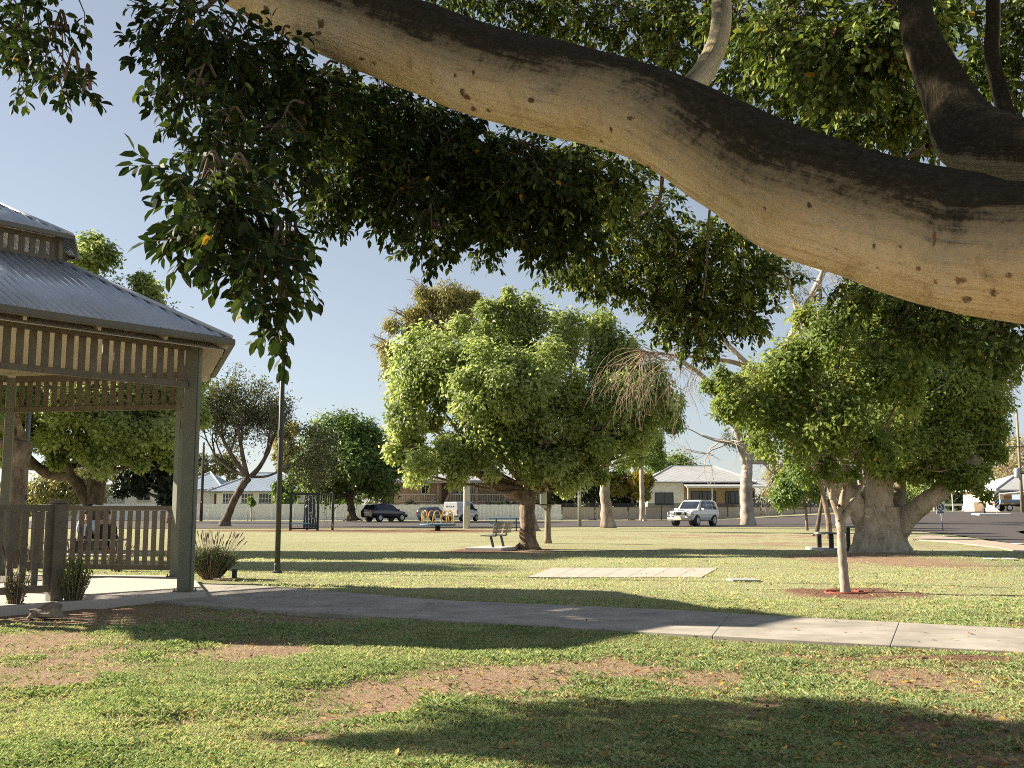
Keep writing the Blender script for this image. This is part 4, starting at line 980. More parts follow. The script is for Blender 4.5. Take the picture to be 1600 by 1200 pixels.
big_limb('limb', [(st[1][0], .20), (st[0][0], .18), (Vector((-7.0, 9.5, 6.0)), .14), (Vector((-8.8, 9.9, 5.95)), .10), (Vector((-10.6, 10.1, 5.8)), .05)], 10, 24, scars=False)  # unseen limb added to carry the lobes that cast shade
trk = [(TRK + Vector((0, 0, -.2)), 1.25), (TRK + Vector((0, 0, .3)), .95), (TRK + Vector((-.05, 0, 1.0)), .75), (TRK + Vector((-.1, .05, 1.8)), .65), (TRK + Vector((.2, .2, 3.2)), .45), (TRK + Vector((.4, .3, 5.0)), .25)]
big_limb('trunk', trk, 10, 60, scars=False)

# foliage: sprigs of leaves carried on twigs
FL = [  # px, py, rx, ry, depth, sprigs, leaf length m
    (285, 55, 72, 55, 5.6, 60, .086), (250, 120, 36, 42, 5.6, 26, .086), (300, 175, 48, 46, 5.4, 40, .086), (350, 110, 80, 95, 5.8, 120, .09), (430, 140, 70, 85, 6.2, 110, .09), (340, 250, 52, 50, 5.2, 44, .09), (425, 260, 85, 66, 5.8, 105, .09), (490, 190, 60, 80, 6.4, 90, .09),
    (310, 325, 46, 28, 4.3, 22, .098), (275, 362, 22, 20, 4.2, 8, .098), (345, 335, 58, 46, 4.4, 40, .098), (398, 375, 58, 46, 4.5, 38, .098), (345, 410, 34, 22, 4.3, 12, .098), (420, 440, 34, 34, 4.4, 20, .098), (405, 478, 26, 18, 4.3, 8, .098), (432, 515, 16, 22, 4.4, 8, .098), (300, 400, 18, 16, 4.2, 5, .098), (448, 415, 22, 22, 4.5, 9, .098),
    (540, 190, 80, 70, 7.2, 115, .09), (560, 285, 86, 72, 7.4, 150, .09), (515, 345, 34, 26, 7.6, 26, .088), (640, 250, 100, 92, 7.6, 210, .09), (640, 345, 74, 42, 7.4, 76, .09), (675, 388, 34, 30, 7.2, 26, .09), (740, 300, 100, 88, 7.8, 230, .09), (830, 300, 105, 90, 7.6, 250, .09), (770, 370, 50, 26, 7.6, 32, .09), (870, 380, 70, 40, 7.8, 80, .09), (920, 290, 90, 70, 7.8, 150, .09), (700, 210, 80, 40, 7.6, 70, .09), (600, 150, 40, 30, 7.6, 30, .09),
    (905, 430, 62, 34, 10.5, 120, .085), (980, 350, 92, 66, 10, 260, .085), (1060, 410, 76, 66, 10.5, 230, .085), (1140, 420, 72, 62, 10.5, 220, .085), (1090, 490, 70, 52, 11, 190, .085), (1165, 500, 52, 40, 11, 100, .085), (1030, 480, 30, 26, 11, 34, .085), (1100, 545, 40, 30, 11, 50, .085), (760, 408, 22, 18, 12, 20, .08), (1000, 440, 60, 46, 10.8, 110, .085), (1060, 505, 56, 42, 10.8, 100, .085), (955, 460, 40, 26, 10.8, 40, .085), (1200, 440, 44, 40, 10.8, 80, .085), (1150, 365, 60, 34, 10, 70, .085),
    (690, 0, 70, 18, 9, 40, .09), (800, 18, 80, 38, 9.5, 110, .09), (900, 35, 80, 48, 9.5, 130, .09), (990, 50, 70, 58, 9.5, 120, .09), (1060, 40, 60, 60, 9, 90, .09), (1150, 40, 60, 50, 8.5, 70, .09), (1190, 120, 66, 50, 8.5, 80, .09), (1250, 60, 80, 70, 7, 110, .09), (1330, 110, 80, 80, 6.6, 130, .09), (1270, 160, 66, 50, 8, 80, .09), (1350, 200, 76, 44, 7.6, 90, .09), (1400, 50, 70, 70, 6.4, 110, .09), (1420, 150, 46, 60, 7.4, 60, .09), (1480, 40, 34, 60, 7.5, 40, .09), (1530, 120, 30, 50, 7.5, 34, .09), (1585, 50, 34, 60, 7.5, 60, .09), (1590, 140, 34, 50, 7.5, 44, .09), (1440, 225, 40, 26, 8, 36, .09), (1060, 110, 40, 20, 9, 24, .09),
    (1400, 480, 90, 40, 10, 150, .085), (1480, 510, 80, 50, 10, 180, .085), (1570, 545, 60, 46, 9.5, 120, .085), (1430, 535, 80, 30, 10, 90, .085), (1590, 500, 40, 40, 9.5, 60, .085), (1340, 455, 46, 20, 10, 40, .085),
    (25, 50, 66, 56, 5.2, 46, .085), (80, 90, 30, 40, 5.1, 16, .085), (100, 145, 26, 18, 5.0, 8, .085), (128, 168, 14, 10, 5.0, 3, .085), (10, 110, 30, 30, 5.1, 12, .085), (95, 20, 20, 26, 5.1, 8, .085),
    # unseen crown lobes added above and left of the view to shade limb and lawn
    (-140, -190, 160, 110, 7.5, 160, .12), (150, -190, 160, 110, 7.0, 170, .12), (420, -210, 160, 100, 6.8, 170, .12), (700, -190, 170, 100, 7.2, 160, .12), (1000, -170, 170, 100, 7, 170, .12), (1300, -170, 170, 110, 6.5, 180, .12),
    (250, -420, 200, 120, 6.5, 140, .12), (600, -480, 240, 130, 6.5, 150, .12), (-150, -420, 200, 120, 7, 140, .12), (1000, -460, 240, 140, 6, 150, .12), (1400, -420, 200, 140, 6, 120, .12)]
FW3 = []                                             # unseen lobes added to cast shade, in metres: centre, radii, sprigs
def proj(p):
    d = p - Vector((0, 0, CAMZ)); dep = d.y * CP + d.z * SP
    return 800 + FOC * d.x / dep, 600 - FOC * (d.z * CP - d.y * SP) / dep, FOC / dep
for i_, (p, r) in enumerate(spline(st, 2) and [(a, 0) for a in spline(st[3:], 2)[0]]):
    for t in np.arange(2.4, 12, .4):
        c = p + sv * float(t); a_, b_, k_ = proj(c)
        if b_ < -1.0 * k_ or a_ < -1.1 * k_: FW3.append((c, (.7, .6, .5), 75)); FW3.append((c + sv * 1.3, (.7, .6, .5), 60)); break  # added out of view, towards the sun, to keep the limb shaded
for gx_, gy_, a in [(610, 1164, .20), (700, 1168, .28), (800, 1160, .34), (890, 1138, .38), (915, 1182, .30), (1000, 1115, .38), (1010, 1160, .42), (1060, 1200, .42), (1120, 1118, .40), (1130, 1165, .42), (1190, 1205, .42), (1240, 1110, .36), (1250, 1152, .42), (1290, 1197, .42), (1370, 1120, .36), (1385, 1160, .42), (1400, 1205, .42), (1490, 1132, .36), (1500, 1172, .42), (1525, 1212, .42), (1600, 1145, .40), (1615, 1185, .42), (1650, 1215, .42), (1720, 1160, .5)]:
    n_ = int(300 * a * a)
    FW3.append((gnd(gx_, gy_) + sv * (5.6 / sv.z), (a * 1.2, a * .8, a * .55), n_))  # added unseen up the sun ray, shaped to cast the foreground shade
P_, T_, N_, L_, W_, TN = [], [], [], [], [], []
tw = MB()
limb_pts = [p for p, r in st2[:13]]
LOBES = [(at(a[0], a[1], a[4]), a[2] * a[4] / FOC, max(.35, (a[2] + a[3]) * a[4] / FOC * .55), a[3] * a[4] / FOC, a[5], a[6]) for a in FL] + [(c, r[0], r[1], r[2], n_, .115) for c, r, n_ in FW3]
for c, ax, dp, az, ns, LL in LOBES:
    hid = LL > .11; tb_ = .4
    if hid:                                          # keep the sky and the limb clear of what the photo does not show
        px_, py_, k_ = proj(c); m_ = (max(ax, az) + .35) * k_
        if -m_ < px_ < 1600 + m_ and -m_ < py_ < 1200: continue
    else:
        px_ = proj(c)[0]; tb_ = .36 if c.y < 6.3 else (.46 if px_ < 880 else .74)  # leaf tone steps up with depth and to the right: sunlit look put into colour
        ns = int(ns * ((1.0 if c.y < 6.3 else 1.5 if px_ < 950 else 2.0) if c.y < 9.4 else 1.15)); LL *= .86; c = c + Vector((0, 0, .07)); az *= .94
    s0 = min(limb_pts, key=lambda q: (q - c).length) if not hid else c + Vector((0, 0, .6))
    if not hid: s0 = c + (s0 - c).normalized() * min((s0 - c).length, .9 * ax) + Vector((0, 0, az * .6))
    mid = s0.lerp(c, .5) + Vector((0, 0, .15)); q, r = spline([(s0, .009), (mid, .008), (c, .006)], 6)
    tw.tube(q, r, 6, cap=False)
    for i in range(ns):
        u = rand_unit(1)[0]; f = rng.random() ** .45
        o = c + Vector((u[0] * ax * f, u[1] * dp * f, u[2] * az * f))
        d = Vector((u[0] * .7, u[1] * .5, u[2] * .45 - .45)) + Vector(rng.normal(size=3)) * .35; d.normalize()
        ln = (.12 + .12 * rng.random()) * LL / .09; k = int(rng.integers(6, 11))
        if not hid and i % 5 == 0:
            j = int(rng.integers(7, len(q))); m_ = q[j].lerp(o, .55) + Vector((0, 0, .06)); q2, r2 = spline([(q[j], .006), (m_, .0045), (o, .003)], 4); tw.tube(q2, r2, 5, cap=False)
        if not hid: tw.tube([o, o + d * ln * .55 + Vector((0, 0, -.005)), o + d * ln], [.0022, .0018, .0012], 4, cap=False)
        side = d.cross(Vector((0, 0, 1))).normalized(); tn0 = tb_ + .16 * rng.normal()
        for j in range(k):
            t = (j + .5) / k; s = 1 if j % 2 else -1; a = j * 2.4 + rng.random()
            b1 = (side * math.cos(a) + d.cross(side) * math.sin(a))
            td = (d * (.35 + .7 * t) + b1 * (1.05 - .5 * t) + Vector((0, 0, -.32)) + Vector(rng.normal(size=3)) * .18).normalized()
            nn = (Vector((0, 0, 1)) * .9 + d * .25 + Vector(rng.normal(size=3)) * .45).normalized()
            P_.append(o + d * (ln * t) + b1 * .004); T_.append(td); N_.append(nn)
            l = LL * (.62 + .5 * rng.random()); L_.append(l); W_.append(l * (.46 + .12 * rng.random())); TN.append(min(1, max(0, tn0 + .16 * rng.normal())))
P_, T_, N_ = (np.array([tuple(a) for a in z]) for z in (P_, T_, N_)); TN = np.array(TN)
yl = rng.random(len(TN)) < .006; TN[yl] = 1.0; TN[~yl] = np.minimum(TN[~yl], .9)
V_, tri, quad = leaf_full(P_, T_, N_, np.array(L_), np.array(W_))
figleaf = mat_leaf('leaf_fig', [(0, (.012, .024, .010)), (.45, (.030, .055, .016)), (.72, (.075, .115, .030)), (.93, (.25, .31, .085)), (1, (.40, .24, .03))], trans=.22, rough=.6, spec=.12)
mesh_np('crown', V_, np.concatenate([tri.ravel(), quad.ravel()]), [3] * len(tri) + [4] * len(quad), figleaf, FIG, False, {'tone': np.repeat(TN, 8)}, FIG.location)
for P0 in ([(435, 62, 6.4, .014), (400, 100, 6.1, .011), (372, 160, 5.8, .009), (355, 240, 5.5, .006)], [(440, 66, 6.4, .012), (425, 130, 6.2, .008), (410, 230, 6.0, .005)], [(340, -5, 6.8, .02), (318, 14, 6.4, .016), (285, 18, 6.0, .012), (240, 10, 5.8, .007)],
           [(1110, 320, 4.8, .007), (1106, 360, 5.4, .006), (1104, 420, 6.5, .006), (1098, 465, 8, .004)], [(1035, 275, 5.0, .011), (1030, 310, 5.4, .009), (1010, 330, 6.2, .008), (975, 345, 7, .006)], [(1390, 250, 5, .008), (1420, 245, 5.0, .011), (1450, 228, 4.8, .016)], [(1470, 265, 9, .03), (1500, 470, 9.5, .025), (1400, 455, 10, .012)]):
    q, r = spline([(at(a, c, Y_), d) for a, c, Y_, d in P0], 8); tw.tube(q, r, 7, cap=False)
tw.build('twigs', mat_bark('fig_twig', [(.05, .038, .025), (.12, .09, .06), (.22, .17, .11)], 8, (1, 1, 1), .2), FIG, smooth=True, org=FIG.location)
# ================================================================== buildings
white_w = mat_plain('white_boards', (.74, .72, .67), .7, .06, 2)
wb, nt, b = new_mat('weatherboard'); v = coords(nt)
w = nd(nt, 'ShaderNodeTexWave', Scale=1.1, Distortion=0.0, bands_direction='Z', wave_profile='SAW'); nt.links.new(v, w.inputs['Vector'])
r = ramp(nt, [(0, (.58, .57, .53)), (.15, (.74, .72, .67)), (1, (.78, .76, .71))], w.outputs['Fac']); nt.links.new(r.outputs[0], b.inputs['Base Color']); b.inputs['Roughness'].default_value = .7
bp = nd(nt, 'ShaderNodeBump', Strength=.6, Distance=.03); nt.links.new(w.outputs['Fac'], bp.inputs['Height']); nt.links.new(bp.outputs[0], b.inputs['Normal'])
def iron(name, c):
    m, nt, b = new_mat(name); v = coords(nt)
    w = nd(nt, 'ShaderNodeTexWave', Scale=2.2, bands_direction='X'); nt.links.new(v, w.inputs['Vector']); n = noise_node(nt, v, .7, 4)
    r = ramp(nt, [(.2, tuple(k * .85 for k in c)), (.8, tuple(min(1, k * 1.12) for k in c))], n.outputs['Fac']); nt.links.new(r.outputs[0], b.inputs['Base Color'])
    bp = nd(nt, 'ShaderNodeBump', Strength=.4, Distance=.03); nt.links.new(w.outputs['Fac'], bp.inputs['Height']); nt.links.new(bp.outputs[0], b.inputs['Normal'])
    b.inputs['Roughness'].default_value = .5; b.inputs['Metallic'].default_value = .15; return m
iron_blue, iron_pale, iron_grey = iron('iron_blue', (.30, .36, .44)), iron('iron_pale', (.50, .49, .48)), iron('iron_grey', (.40, .40, .41))
glass = mat_glass('window_glass'); trim_w = mat_plain('trim_white', (.70, .69, .66), .6, .05); dark_t = mat_plain('trim_dark', (.03, .028, .03), .6, .2)
tan_w = mat_plain('tan_boards', (.36, .28, .19), .8, .1, 2, stretch=(.2, .2, 6)); beige = mat_plain('beige_render', (.56, .46, .34), .85, .06, 1)
brk, nt, b = new_mat('cream_brick'); br = nt.nodes.new('ShaderNodeTexBrick'); nt.links.new(coords(nt, (1, 1, 1)), br.inputs['Vector'])
mpn = nt.nodes.new('ShaderNodeMapping'); tcn = nt.nodes.new('ShaderNodeTexCoord'); nt.links.new(tcn.outputs['Object'], mpn.inputs[0]); mpn.inputs['Rotation'].default_value = (R(90), 0, 0); nt.links.new(mpn.outputs[0], br.inputs['Vector'])
br.inputs['Scale'].default_value = 2.2; br.inputs['Color1'].default_value = (.50, .37, .22, 1); br.inputs['Color2'].default_value = (.42, .30, .18, 1); br.inputs['Mortar'].default_value = (.42, .36, .28, 1); nt.links.new(br.outputs[0], b.inputs['Base Color']); b.inputs['Roughness'].default_value = .85
door_m = mat_plain('door_timber', (.10, .045, .025), .5, .2)
def X_(px, Y): return (px - 800) / FOC * (Y * CP + .6 * SP) 
def Z_(py, Y): return at(800, py, Y).z
def house(name, label, px, Y, cat='house'):
    return thing(name, label, cat, (at(px, 800, Y).x, Y, 0))
def wbox(T, name, m, x0, x1, y0, y1, z0, z1): return MB().box(((x0 + x1) / 2, (y0 + y1) / 2, (z0 + z1) / 2), (x1 - x0, y1 - y0, z1 - z0)).build(name, m, T, org=T.location)
def hip(T, m, x0, x1, y0, y1, z0, z1, inset, t=.12, name='roof'):
    yc = (y0 + y1) / 2
    vs = [(x0, y0, z0), (x1, y0, z0), (x1, y1, z0), (x0, y1, z0), (x0 + inset, yc, z1), (x1 - inset, yc, z1), (x0, y0, z0 - t), (x1, y0, z0 - t), (x1, y1, z0 - t), (x0, y1, z0 - t)]
    fs = [(0, 1, 5, 4), (1, 2, 5), (2, 3, 4, 5), (3, 0, 4), (0, 6, 7, 1), (1, 7, 8, 2), (2, 8, 9, 3), (3, 9, 6, 0), (6, 9, 8, 7)]
    rf = MB().add(vs, fs).build(name, m, T, org=T.location)
    c = MB().tube([(x0 + inset, yc, z1 + .02), (x1 - inset, yc, z1 + .02)], .09, 6)
    for a, b_ in (((x0, y0, z0 + .02), (x0 + inset, yc, z1 + .02)), ((x1, y0, z0 + .02), (x1 - inset, yc, z1 + .02))): c.tube([a, b_], .08, 6)
    c.build('ridge_cap', trim_w if m is iron_blue else m, rf, org=(0, 0, 0) if False else T.location)
    g = MB().bar((x0, y0 - .06, z0 - .1), (x1, y0 - .06, z0 - .1), .12, .14); g.build('gutter', mat_gut, rf, org=T.location)
    return rf
mat_gut = mat_plain('house_gutter', (.28, .29, .31), .5, .1)
def window(T, x0, x1, z0, z1, yf, nx=2, nz=2, fm=None, sill=True):
    fm = fm or trim_w; f = MB(); t = .07; y = yf - .04
    f.bar((x0, y, z0), (x1, y, z0), .08, t).bar((x0, y, z1), (x1, y, z1), .08, t).bar((x0, y - .003, z0), (x0, y - .003, z1), .08, t).bar((x1, y - .003, z0), (x1, y - .003, z1), .08, t)
    for i in range(1, nx): f.bar((x0 + (x1 - x0) * i / nx, y + .006, z0), (x0 + (x1 - x0) * i / nx, y + .006, z1), .06, .06)
    for i in range(1, nz): f.bar((x0, y + .012, z0 + (z1 - z0) * i / nz), (x1, y + .012, z0 + (z1 - z0) * i / nz), .06, .05)
    w = f.build('window', fm, T, org=T.location)
    MB().box(((x0 + x1) / 2, yf - .012, (z0 + z1) / 2), (x1 - x0 - .02, .02, z1 - z0 - .02)).build('pane', glass, w, org=T.location)
    if sill: MB().box(((x0 + x1) / 2, yf - .09, z0 - .09), (x1 - x0 + .2, .16, .06)).build('sill', mat_gut, w, org=T.location)

# white weatherboard house on the left
Y = 126.0; T = house('weatherboard_house', 'white weatherboard house with a blue-grey iron roof and paired windows, behind a picket fence', 385, Y)
x = lambda p: X_(p, Y); z = lambda p: Z_(p, Y)
wbox(T, 'wall', wb, x(338), x(478), Y, Y + 9, 0, z(767.5)); wbox(T, 'wall', white_w, x(296), x(337.8), Y + 1.4, Y + 9, 0, z(766))
hip(T, iron_blue, x(325), x(486), Y - .5, Y + 9.5, z(767), z(737), 4.6); hip(T, iron_blue, x(268), x(345), Y + .9, Y + 10, z(764), z(735), 3.0)
for a, c in ((348, 365), (377, 395.5), (404.5, 424), (436, 446), (452, 462)): window(T, x(a), x(c), z(786), z(771), Y, 4 if c - a > 12 else 2, 2)
d = wbox(T, 'door', door_m, x(329.5), x(338) - .06, Y + 1.32, Y + 1.38, z(795), z(771.5)); MB().lathe([(.05, 0), (.05, .1)], (x(331), Y + 1.26, z(783)), 8).build('handle', trim_w, d, org=T.location)
pg = MB().prism([(x(317), Y + .1, z(769)), (x(346), Y + .1, z(769)), (x(331), Y + .1, z(762))], (0, 1.2, 0)); pg.build('porch_gable', iron_blue, T, org=T.location)
g = MB()
for a, c, d1, e in ((317, 769, 331, 762), (331, 762, 346, 769), (317, 769, 346, 769), (331, 762, 331, 769), (324, 765.5, 324, 769), (338, 765.5, 338, 769)): g.bar((x(a), Y + .05, z(c)), (x(d1), Y + .05, z(e)), .1, .12)
g.build('porch_fretwork', mat_gut, T, org=T.location)
st = MB(); [st.box((x(334), Y + .9 - i * .3, z(795) - .2 * i - .1), (1.3, .32, .2)) for i in range(4)]; st.bar((x(340), Y + 1.3, z(788)), (x(334), Y - .1, z(796)), .06, .08); st.build('front_steps', white_w, T, org=T.location)

# veranda house, timber
Y = 127.0; T = house('veranda_house', 'high-set tan timber house with an open veranda, behind the white picket fence', 700, Y)
FZ = z(786.5)
wbox(T, 'wall', tan_w, x(612), x(850), Y + 2.4, Y + 10, FZ, z(749)); wbox(T, 'undercroft', dark_t, x(614), x(848), Y + 3.2, Y + 9.5, 0, FZ - .02)
hip(T, iron_grey, x(606), x(856), Y - .5, Y + 11, z(750.5), z(732), 5.5, t=.3)
wbox(T, 'veranda_floor', mat_plain('veranda_boards', (.34, .24, .17), .8, .15), x(614), x(848), Y - .1, Y + 2.38, FZ - .25, FZ)
for p in (617, 654, 684, 704, 745, 790, 846): wbox(T, 'veranda_post', tan_w, x(p) - .08, x(p) + .08, Y, Y + .16, 0 if p in (617, 654, 745, 790, 846) else FZ, z(751.5))
for a, c in ((617, 682), (704, 846)):
    rl = MB().bar((x(a) + .1, Y + .08, z(772.5)), (x(c) - .1, Y + .08, z(772.5)), .08, .09).bar((x(a) + .1, Y + .08, z(784)), (x(c) - .1, Y + .08, z(784)), .06, .08)
    n = int((x(c) - x(a)) / .3)
    for i in range(1, n): X0 = x(a) + (x(c) - x(a)) * i / n; rl.bar((X0, Y + .08, z(784) + .045), (X0, Y + .08, z(772.5) - .05), .05, .05)
    rl.build('veranda_railing', mat_plain('railing_white', (.46, .43, .38), .7, .1), T, org=T.location)
for a, c in ((656, 668), (711, 718), (735, 742)): window(T, x(a), x(c), z(771), z(753), Y + 2.4, 2, 2)
wbox(T, 'door', door_m, x(688), x(698), Y + 2.34, Y + 2.395, FZ, z(753))
sm = MB()
for i in range(9): sm.box((x(690), Y - .3 - i * .28, FZ - .12 - i * .24), (1.5, .3, .08))
for s in (-.85, .85): sm.bar((x(690) + s, Y - .1, FZ - .1), (x(690) + s * .9 - .6, Y - 2.7, .1), .08, .3); sm.bar((x(690) + s, Y - .1, FZ + .9), (x(690) + s * .9 - .6, Y - 2.7, 1.0), .07, .4)
sm.build('stairs', mat_plain('stair_timber', (.42, .36, .29), .8, .2, 3), T, org=T.location)
# iron-roofed house at the right
Y = 127.0; T = house('brick_house', 'white and cream brick house with a pale iron roof, behind the beige fence', 1095, Y)
wbox(T, 'wall', white_w, x(1012), x(1069), Y, Y + 8, 0, z(753)); wbox(T, 'wall', brk, x(1069.2), x(1184), Y + 1.2, Y + 8, 0, z(752))
hip(T, iron_pale, x(1006), x(1182), Y - .5, Y + 10.5, z(752.5), z(725.5), 4.3)
vr = MB().prism([(x(1068), Y - 2.2, z(761)), (x(1196), Y - 2.2, z(761)), (x(1196), Y + 1.2, z(755)), (x(1068), Y + 1.2, z(755))], (0, 0, .1)); vr.build('veranda_roof', iron_pale, T, org=T.location)
MB().bar((x(1068), Y - 2.25, z(761) - .02), (x(1196), Y - 2.25, z(761) - .02), .14, .22).build('veranda_gutter', trim_w, T, org=T.location)
for p in (1071, 1108, 1150, 1190): wbox(T, 'veranda_post', trim_w, x(p) - .06, x(p) + .06, Y - 2.1, Y - 1.98, 0, z(762.5))
window(T, x(1024), x(1052), z(788), z(770), Y, 2, 1, dark_t); window(T, x(1083), x(1121), z(786), z(768), Y + 1.2, 3, 1, dark_t); window(T, x(1137), x(1160), z(786), z(768), Y + 1.2, 3, 1, dark_t); window(T, x(1170), x(1182), z(786), z(768), Y + 1.2, 1, 1, dark_t)
MB().box((x(1213), Y + 3, z(764)), (1.2, .9, .9)).build('roof_unit', mat_plain('unit_grey', (.14, .15, .17), .5, .1), T, org=T.location) if False else None
# cream house at the right edge
Y = 112.0; T = house('cream_house', 'cream house with an orange-shuttered window, behind the blue utility truck', 1610, Y)
zb = float(terr(at(1610, 800, Y).x, Y))
wbox(T, 'wall', mat_plain('cream_render', (.62, .52, .40), .85, .06, 1), x(1562), x(1720), Y, Y + 9, zb - .3, z(764)); hip(T, iron_pale, x(1553), x(1730), Y - .6, Y + 10, z(765), z(738), 5)
w_ = MB()
for i in range(7): zz = z(787) + (z(774.5) - z(787)) * i / 6; w_.bar((x(1569), Y - .05, zz), (x(1581), Y - .05, zz), .05, .09)
sh = w_.build('shutter', mat_plain('shutter_orange', (.42, .17, .07), .7, .15), T, org=T.location); MB().box(((x(1569) + x(1581)) / 2, Y - .012, (z(774) + z(787)) / 2), (x(1581) - x(1569), .02, z(774) - z(787))).build('pane', glass, sh, org=T.location)
MB().prism([(x(1561), Y - 1.5, z(772.5)), (x(1598), Y - 1.5, z(769)), (x(1598), Y, z(767.5)), (x(1561), Y, z(771))], (0, 0, .08)).build('window_hood', trim_w, T, org=T.location)
window(T, x(1592), x(1612), z(787), z(773), Y, 2, 1, mat_plain('frame_orange', (.40, .2, .1), .7, .1))
# white house glimpsed through the gazebo
Y = 128.0; T = house('lattice_house', 'white house with a cross-braced veranda railing, glimpsed through the gazebo', 140, Y)
wbox(T, 'wall', wb, x(60), x(205), Y + 1.8, Y + 9, 0, z(757)); wbox(T, 'veranda_floor', white_w, x(60), x(195), Y, Y + 1.78, z(788) - .3, z(788)); hip(T, iron_pale, x(50), x(280), Y - .6, Y + 10, z(757), z(735), 5); wbox(T, 'wall', wb, x(195.2), x(272), Y - .1, Y + 1.78, 0, z(757))
lr = MB()
for i in range(9):
    a, c = x(68 + i * 14.1), x(82 + i * 14.1); lr.bar((a, Y + .1, z(787.5)), (c, Y + .1, z(776.5)), .07, .09).bar((a, Y + .17, z(776.5)), (c, Y + .17, z(787.5)), .07, .09); lr.bar((a, Y + .26, z(788)), (a, Y + .26, z(775)), .1, .1)
lr.bar((x(68), Y + .1, z(776)), (x(195), Y + .1, z(776)), .1, .1).bar((x(68), Y + .1, z(788) + .05), (x(195), Y + .1, z(788) + .05), .1, .1); lr.build('veranda_railing', trim_w, T, org=T.location)
window(T, x(96), x(108), z(786), z(768), Y + 1.8, 2, 2); window(T, x(215), x(235), z(782), z(768), Y - .1, 2, 2)

# ================================================================== fences
pick = mat_plain('picket_white', (.86, .84, .80), .75, .14, 3)
def picket(name, label, p0, p1, Y, h):
    x0, x1 = X_(p0, Y), X_(p1, Y); T = thing(name, label, 'fence', ((x0 + x1) / 2, Y, 0)); b = MB(); n = int((x1 - x0) / .15); L = x1 - x0
    for i in range(n):
        X0 = x0 + (i + .5) * L / n; hh = h * (1 + .006 * math.sin(i * 7.1)); b.box((X0, Y, .06 + hh / 2), (.136, .022, hh)); 
    b.build('pickets', pick, T, org=T.location); r = MB()
    for zz in (.35, h - .3): r.bar((x0, Y + .04, zz), (x1, Y + .04, zz), .05, .08)
    r.build('rail', pick, T, org=T.location)
    for i in range(int(L / 2.4) + 1): MB().box((x0 + min(L, i * 2.4), Y + .12, h * .47), (.1, .1, h * .94)).build('fence_post', pick, T, org=T.location)
picket('picket_fence', 'long white picket fence in front of the white weatherboard house', 60, 556, 116.5, 1.78)
picket('picket_fence', 'white picket fence in front of the veranda house, behind the parked black car and van', 558, 877, 116.5, 1.72)
bp_ = mat_plain('panel_beige', (.50, .42, .34), .6, .07, 1.2, stretch=(5, 1, .3)); bl_ = mat_plain('panel_frame', (.028, .035, .05), .5, .15)
Y = 116.5; x0, x1 = X_(878, Y), X_(1318, Y); T = thing('panel_fence', 'long beige ribbed panel fence with dark posts and a dark lattice strip along its top', 'fence', ((x0 + x1) / 2, Y, 0)); n = 17; L = x1 - x0
for i in range(n):
    a, c = x0 + L * i / n + .06, x0 + L * (i + 1) / n - .06; b = MB(); k = int((c - a) / .09) * 2
    vs = []; fs = []
    for j in range(k + 1):
        X0 = a + (c - a) * j / k; dy = .02 if (j // 2) % 2 else -.02; vs += [(X0, Y + dy, .12), (X0, Y + dy, 1.47)]
        if j: fs.append((2 * j - 2, 2 * j, 2 * j + 1, 2 * j - 1))
    b.add(vs, fs).bar((a, Y, .115), (c, Y, .115), .06, .05).bar((a, Y, 1.465), (c, Y, 1.465), .06, .02).build('fence_panel', bp_, T, org=T.location)
    la = MB(); m_ = int((c - a) / .10)
    for j in range(m_): X0 = a + (c - a) * (j + .5) / m_; la.bar((X0 - .14, Y + .01, 1.53), (X0 + .14, Y + .01, 1.85), .012, .034).bar((X0 + .14, Y - .006, 1.53), (X0 - .14, Y - .006, 1.85), .012, .034)
    la.bar((a, Y, 1.5), (c, Y, 1.5), .05, .05).bar((a, Y, 1.88), (c, Y, 1.88), .05, .05); la.build('fence_lattice', bl_, T, org=T.location)
for i in range(n + 1): MB().box((x0 + L * i / n, Y, .97), (.09, .09, 1.94)).build('fence_post', bl_, T, org=T.location)
# hedges behind the fences and the far treeline
hedge_m = darkg
for p0, p1, py0, Yh, m_, lab in ((460, 560, 781, 120.5, green, 'light green clipped hedge behind the white fence under the round tree'), (600, 655, 784, 120.2, darkg, 'dark low hedge before the veranda house, above the black wagon'), (696, 738, 786, 120.4, darkg, 'dark low hedge beside the veranda stairs, above the white van'), (752, 860, 784, 120.8, darkg, 'dark low hedge before the right end of the veranda house'), (20, 150, 782, 120.6, green, 'green garden hedge beyond the gazebo railing')):
    n_ = max(3, int((p1 - p0) / 14)); T = thing('hedge', lab, 'hedge', (X_((p0 + p1) / 2, Yh), Yh, 0))
    bl_s = [blob(p0 + (p1 - p0) * (i + .5) / n_, (py0 + 812) / 2 + 2 * math.sin(i * 2.2), Yh, (p1 - p0) / n_ * .8, (812 - py0) / 2) for i in range(n_)]
    P_h, O_h, t_h = crown_pts(bl_s, n_ * 900, .4, 20, .4, -.6); leaves_obj('foliage', P_h, O_h, t_h, .26, .18, m_, T, T.location)
    sm_ = MB(); [sm_.tube([(X_(p0 + (p1 - p0) * (i + .5) / n_, Yh), Yh, -.1), (X_(p0 + (p1 - p0) * (i + .5) / n_, Yh), Yh, 1.6)], .06, 5) for i in range(n_)]; sm_.build('stem', bark_dark, T, org=T.location)
far_b = []
for i in range(70):
    Yv = 230 + 60 * rng.random(); px = -500 + 2700 * i / 70 + 10 * rng.normal(); far_b.append(blob(px, 790 - 8 * rng.random(), Yv, 34, 20 + 14 * rng.random()))
P_h, O_h, t_h = crown_pts(far_b, 42000, 1.6, 20, .5, -.7); o = leaves_obj('far_woods', P_h, O_h, t_h, 1.1, .7, dull, None, None); tag(o, kind='stuff')
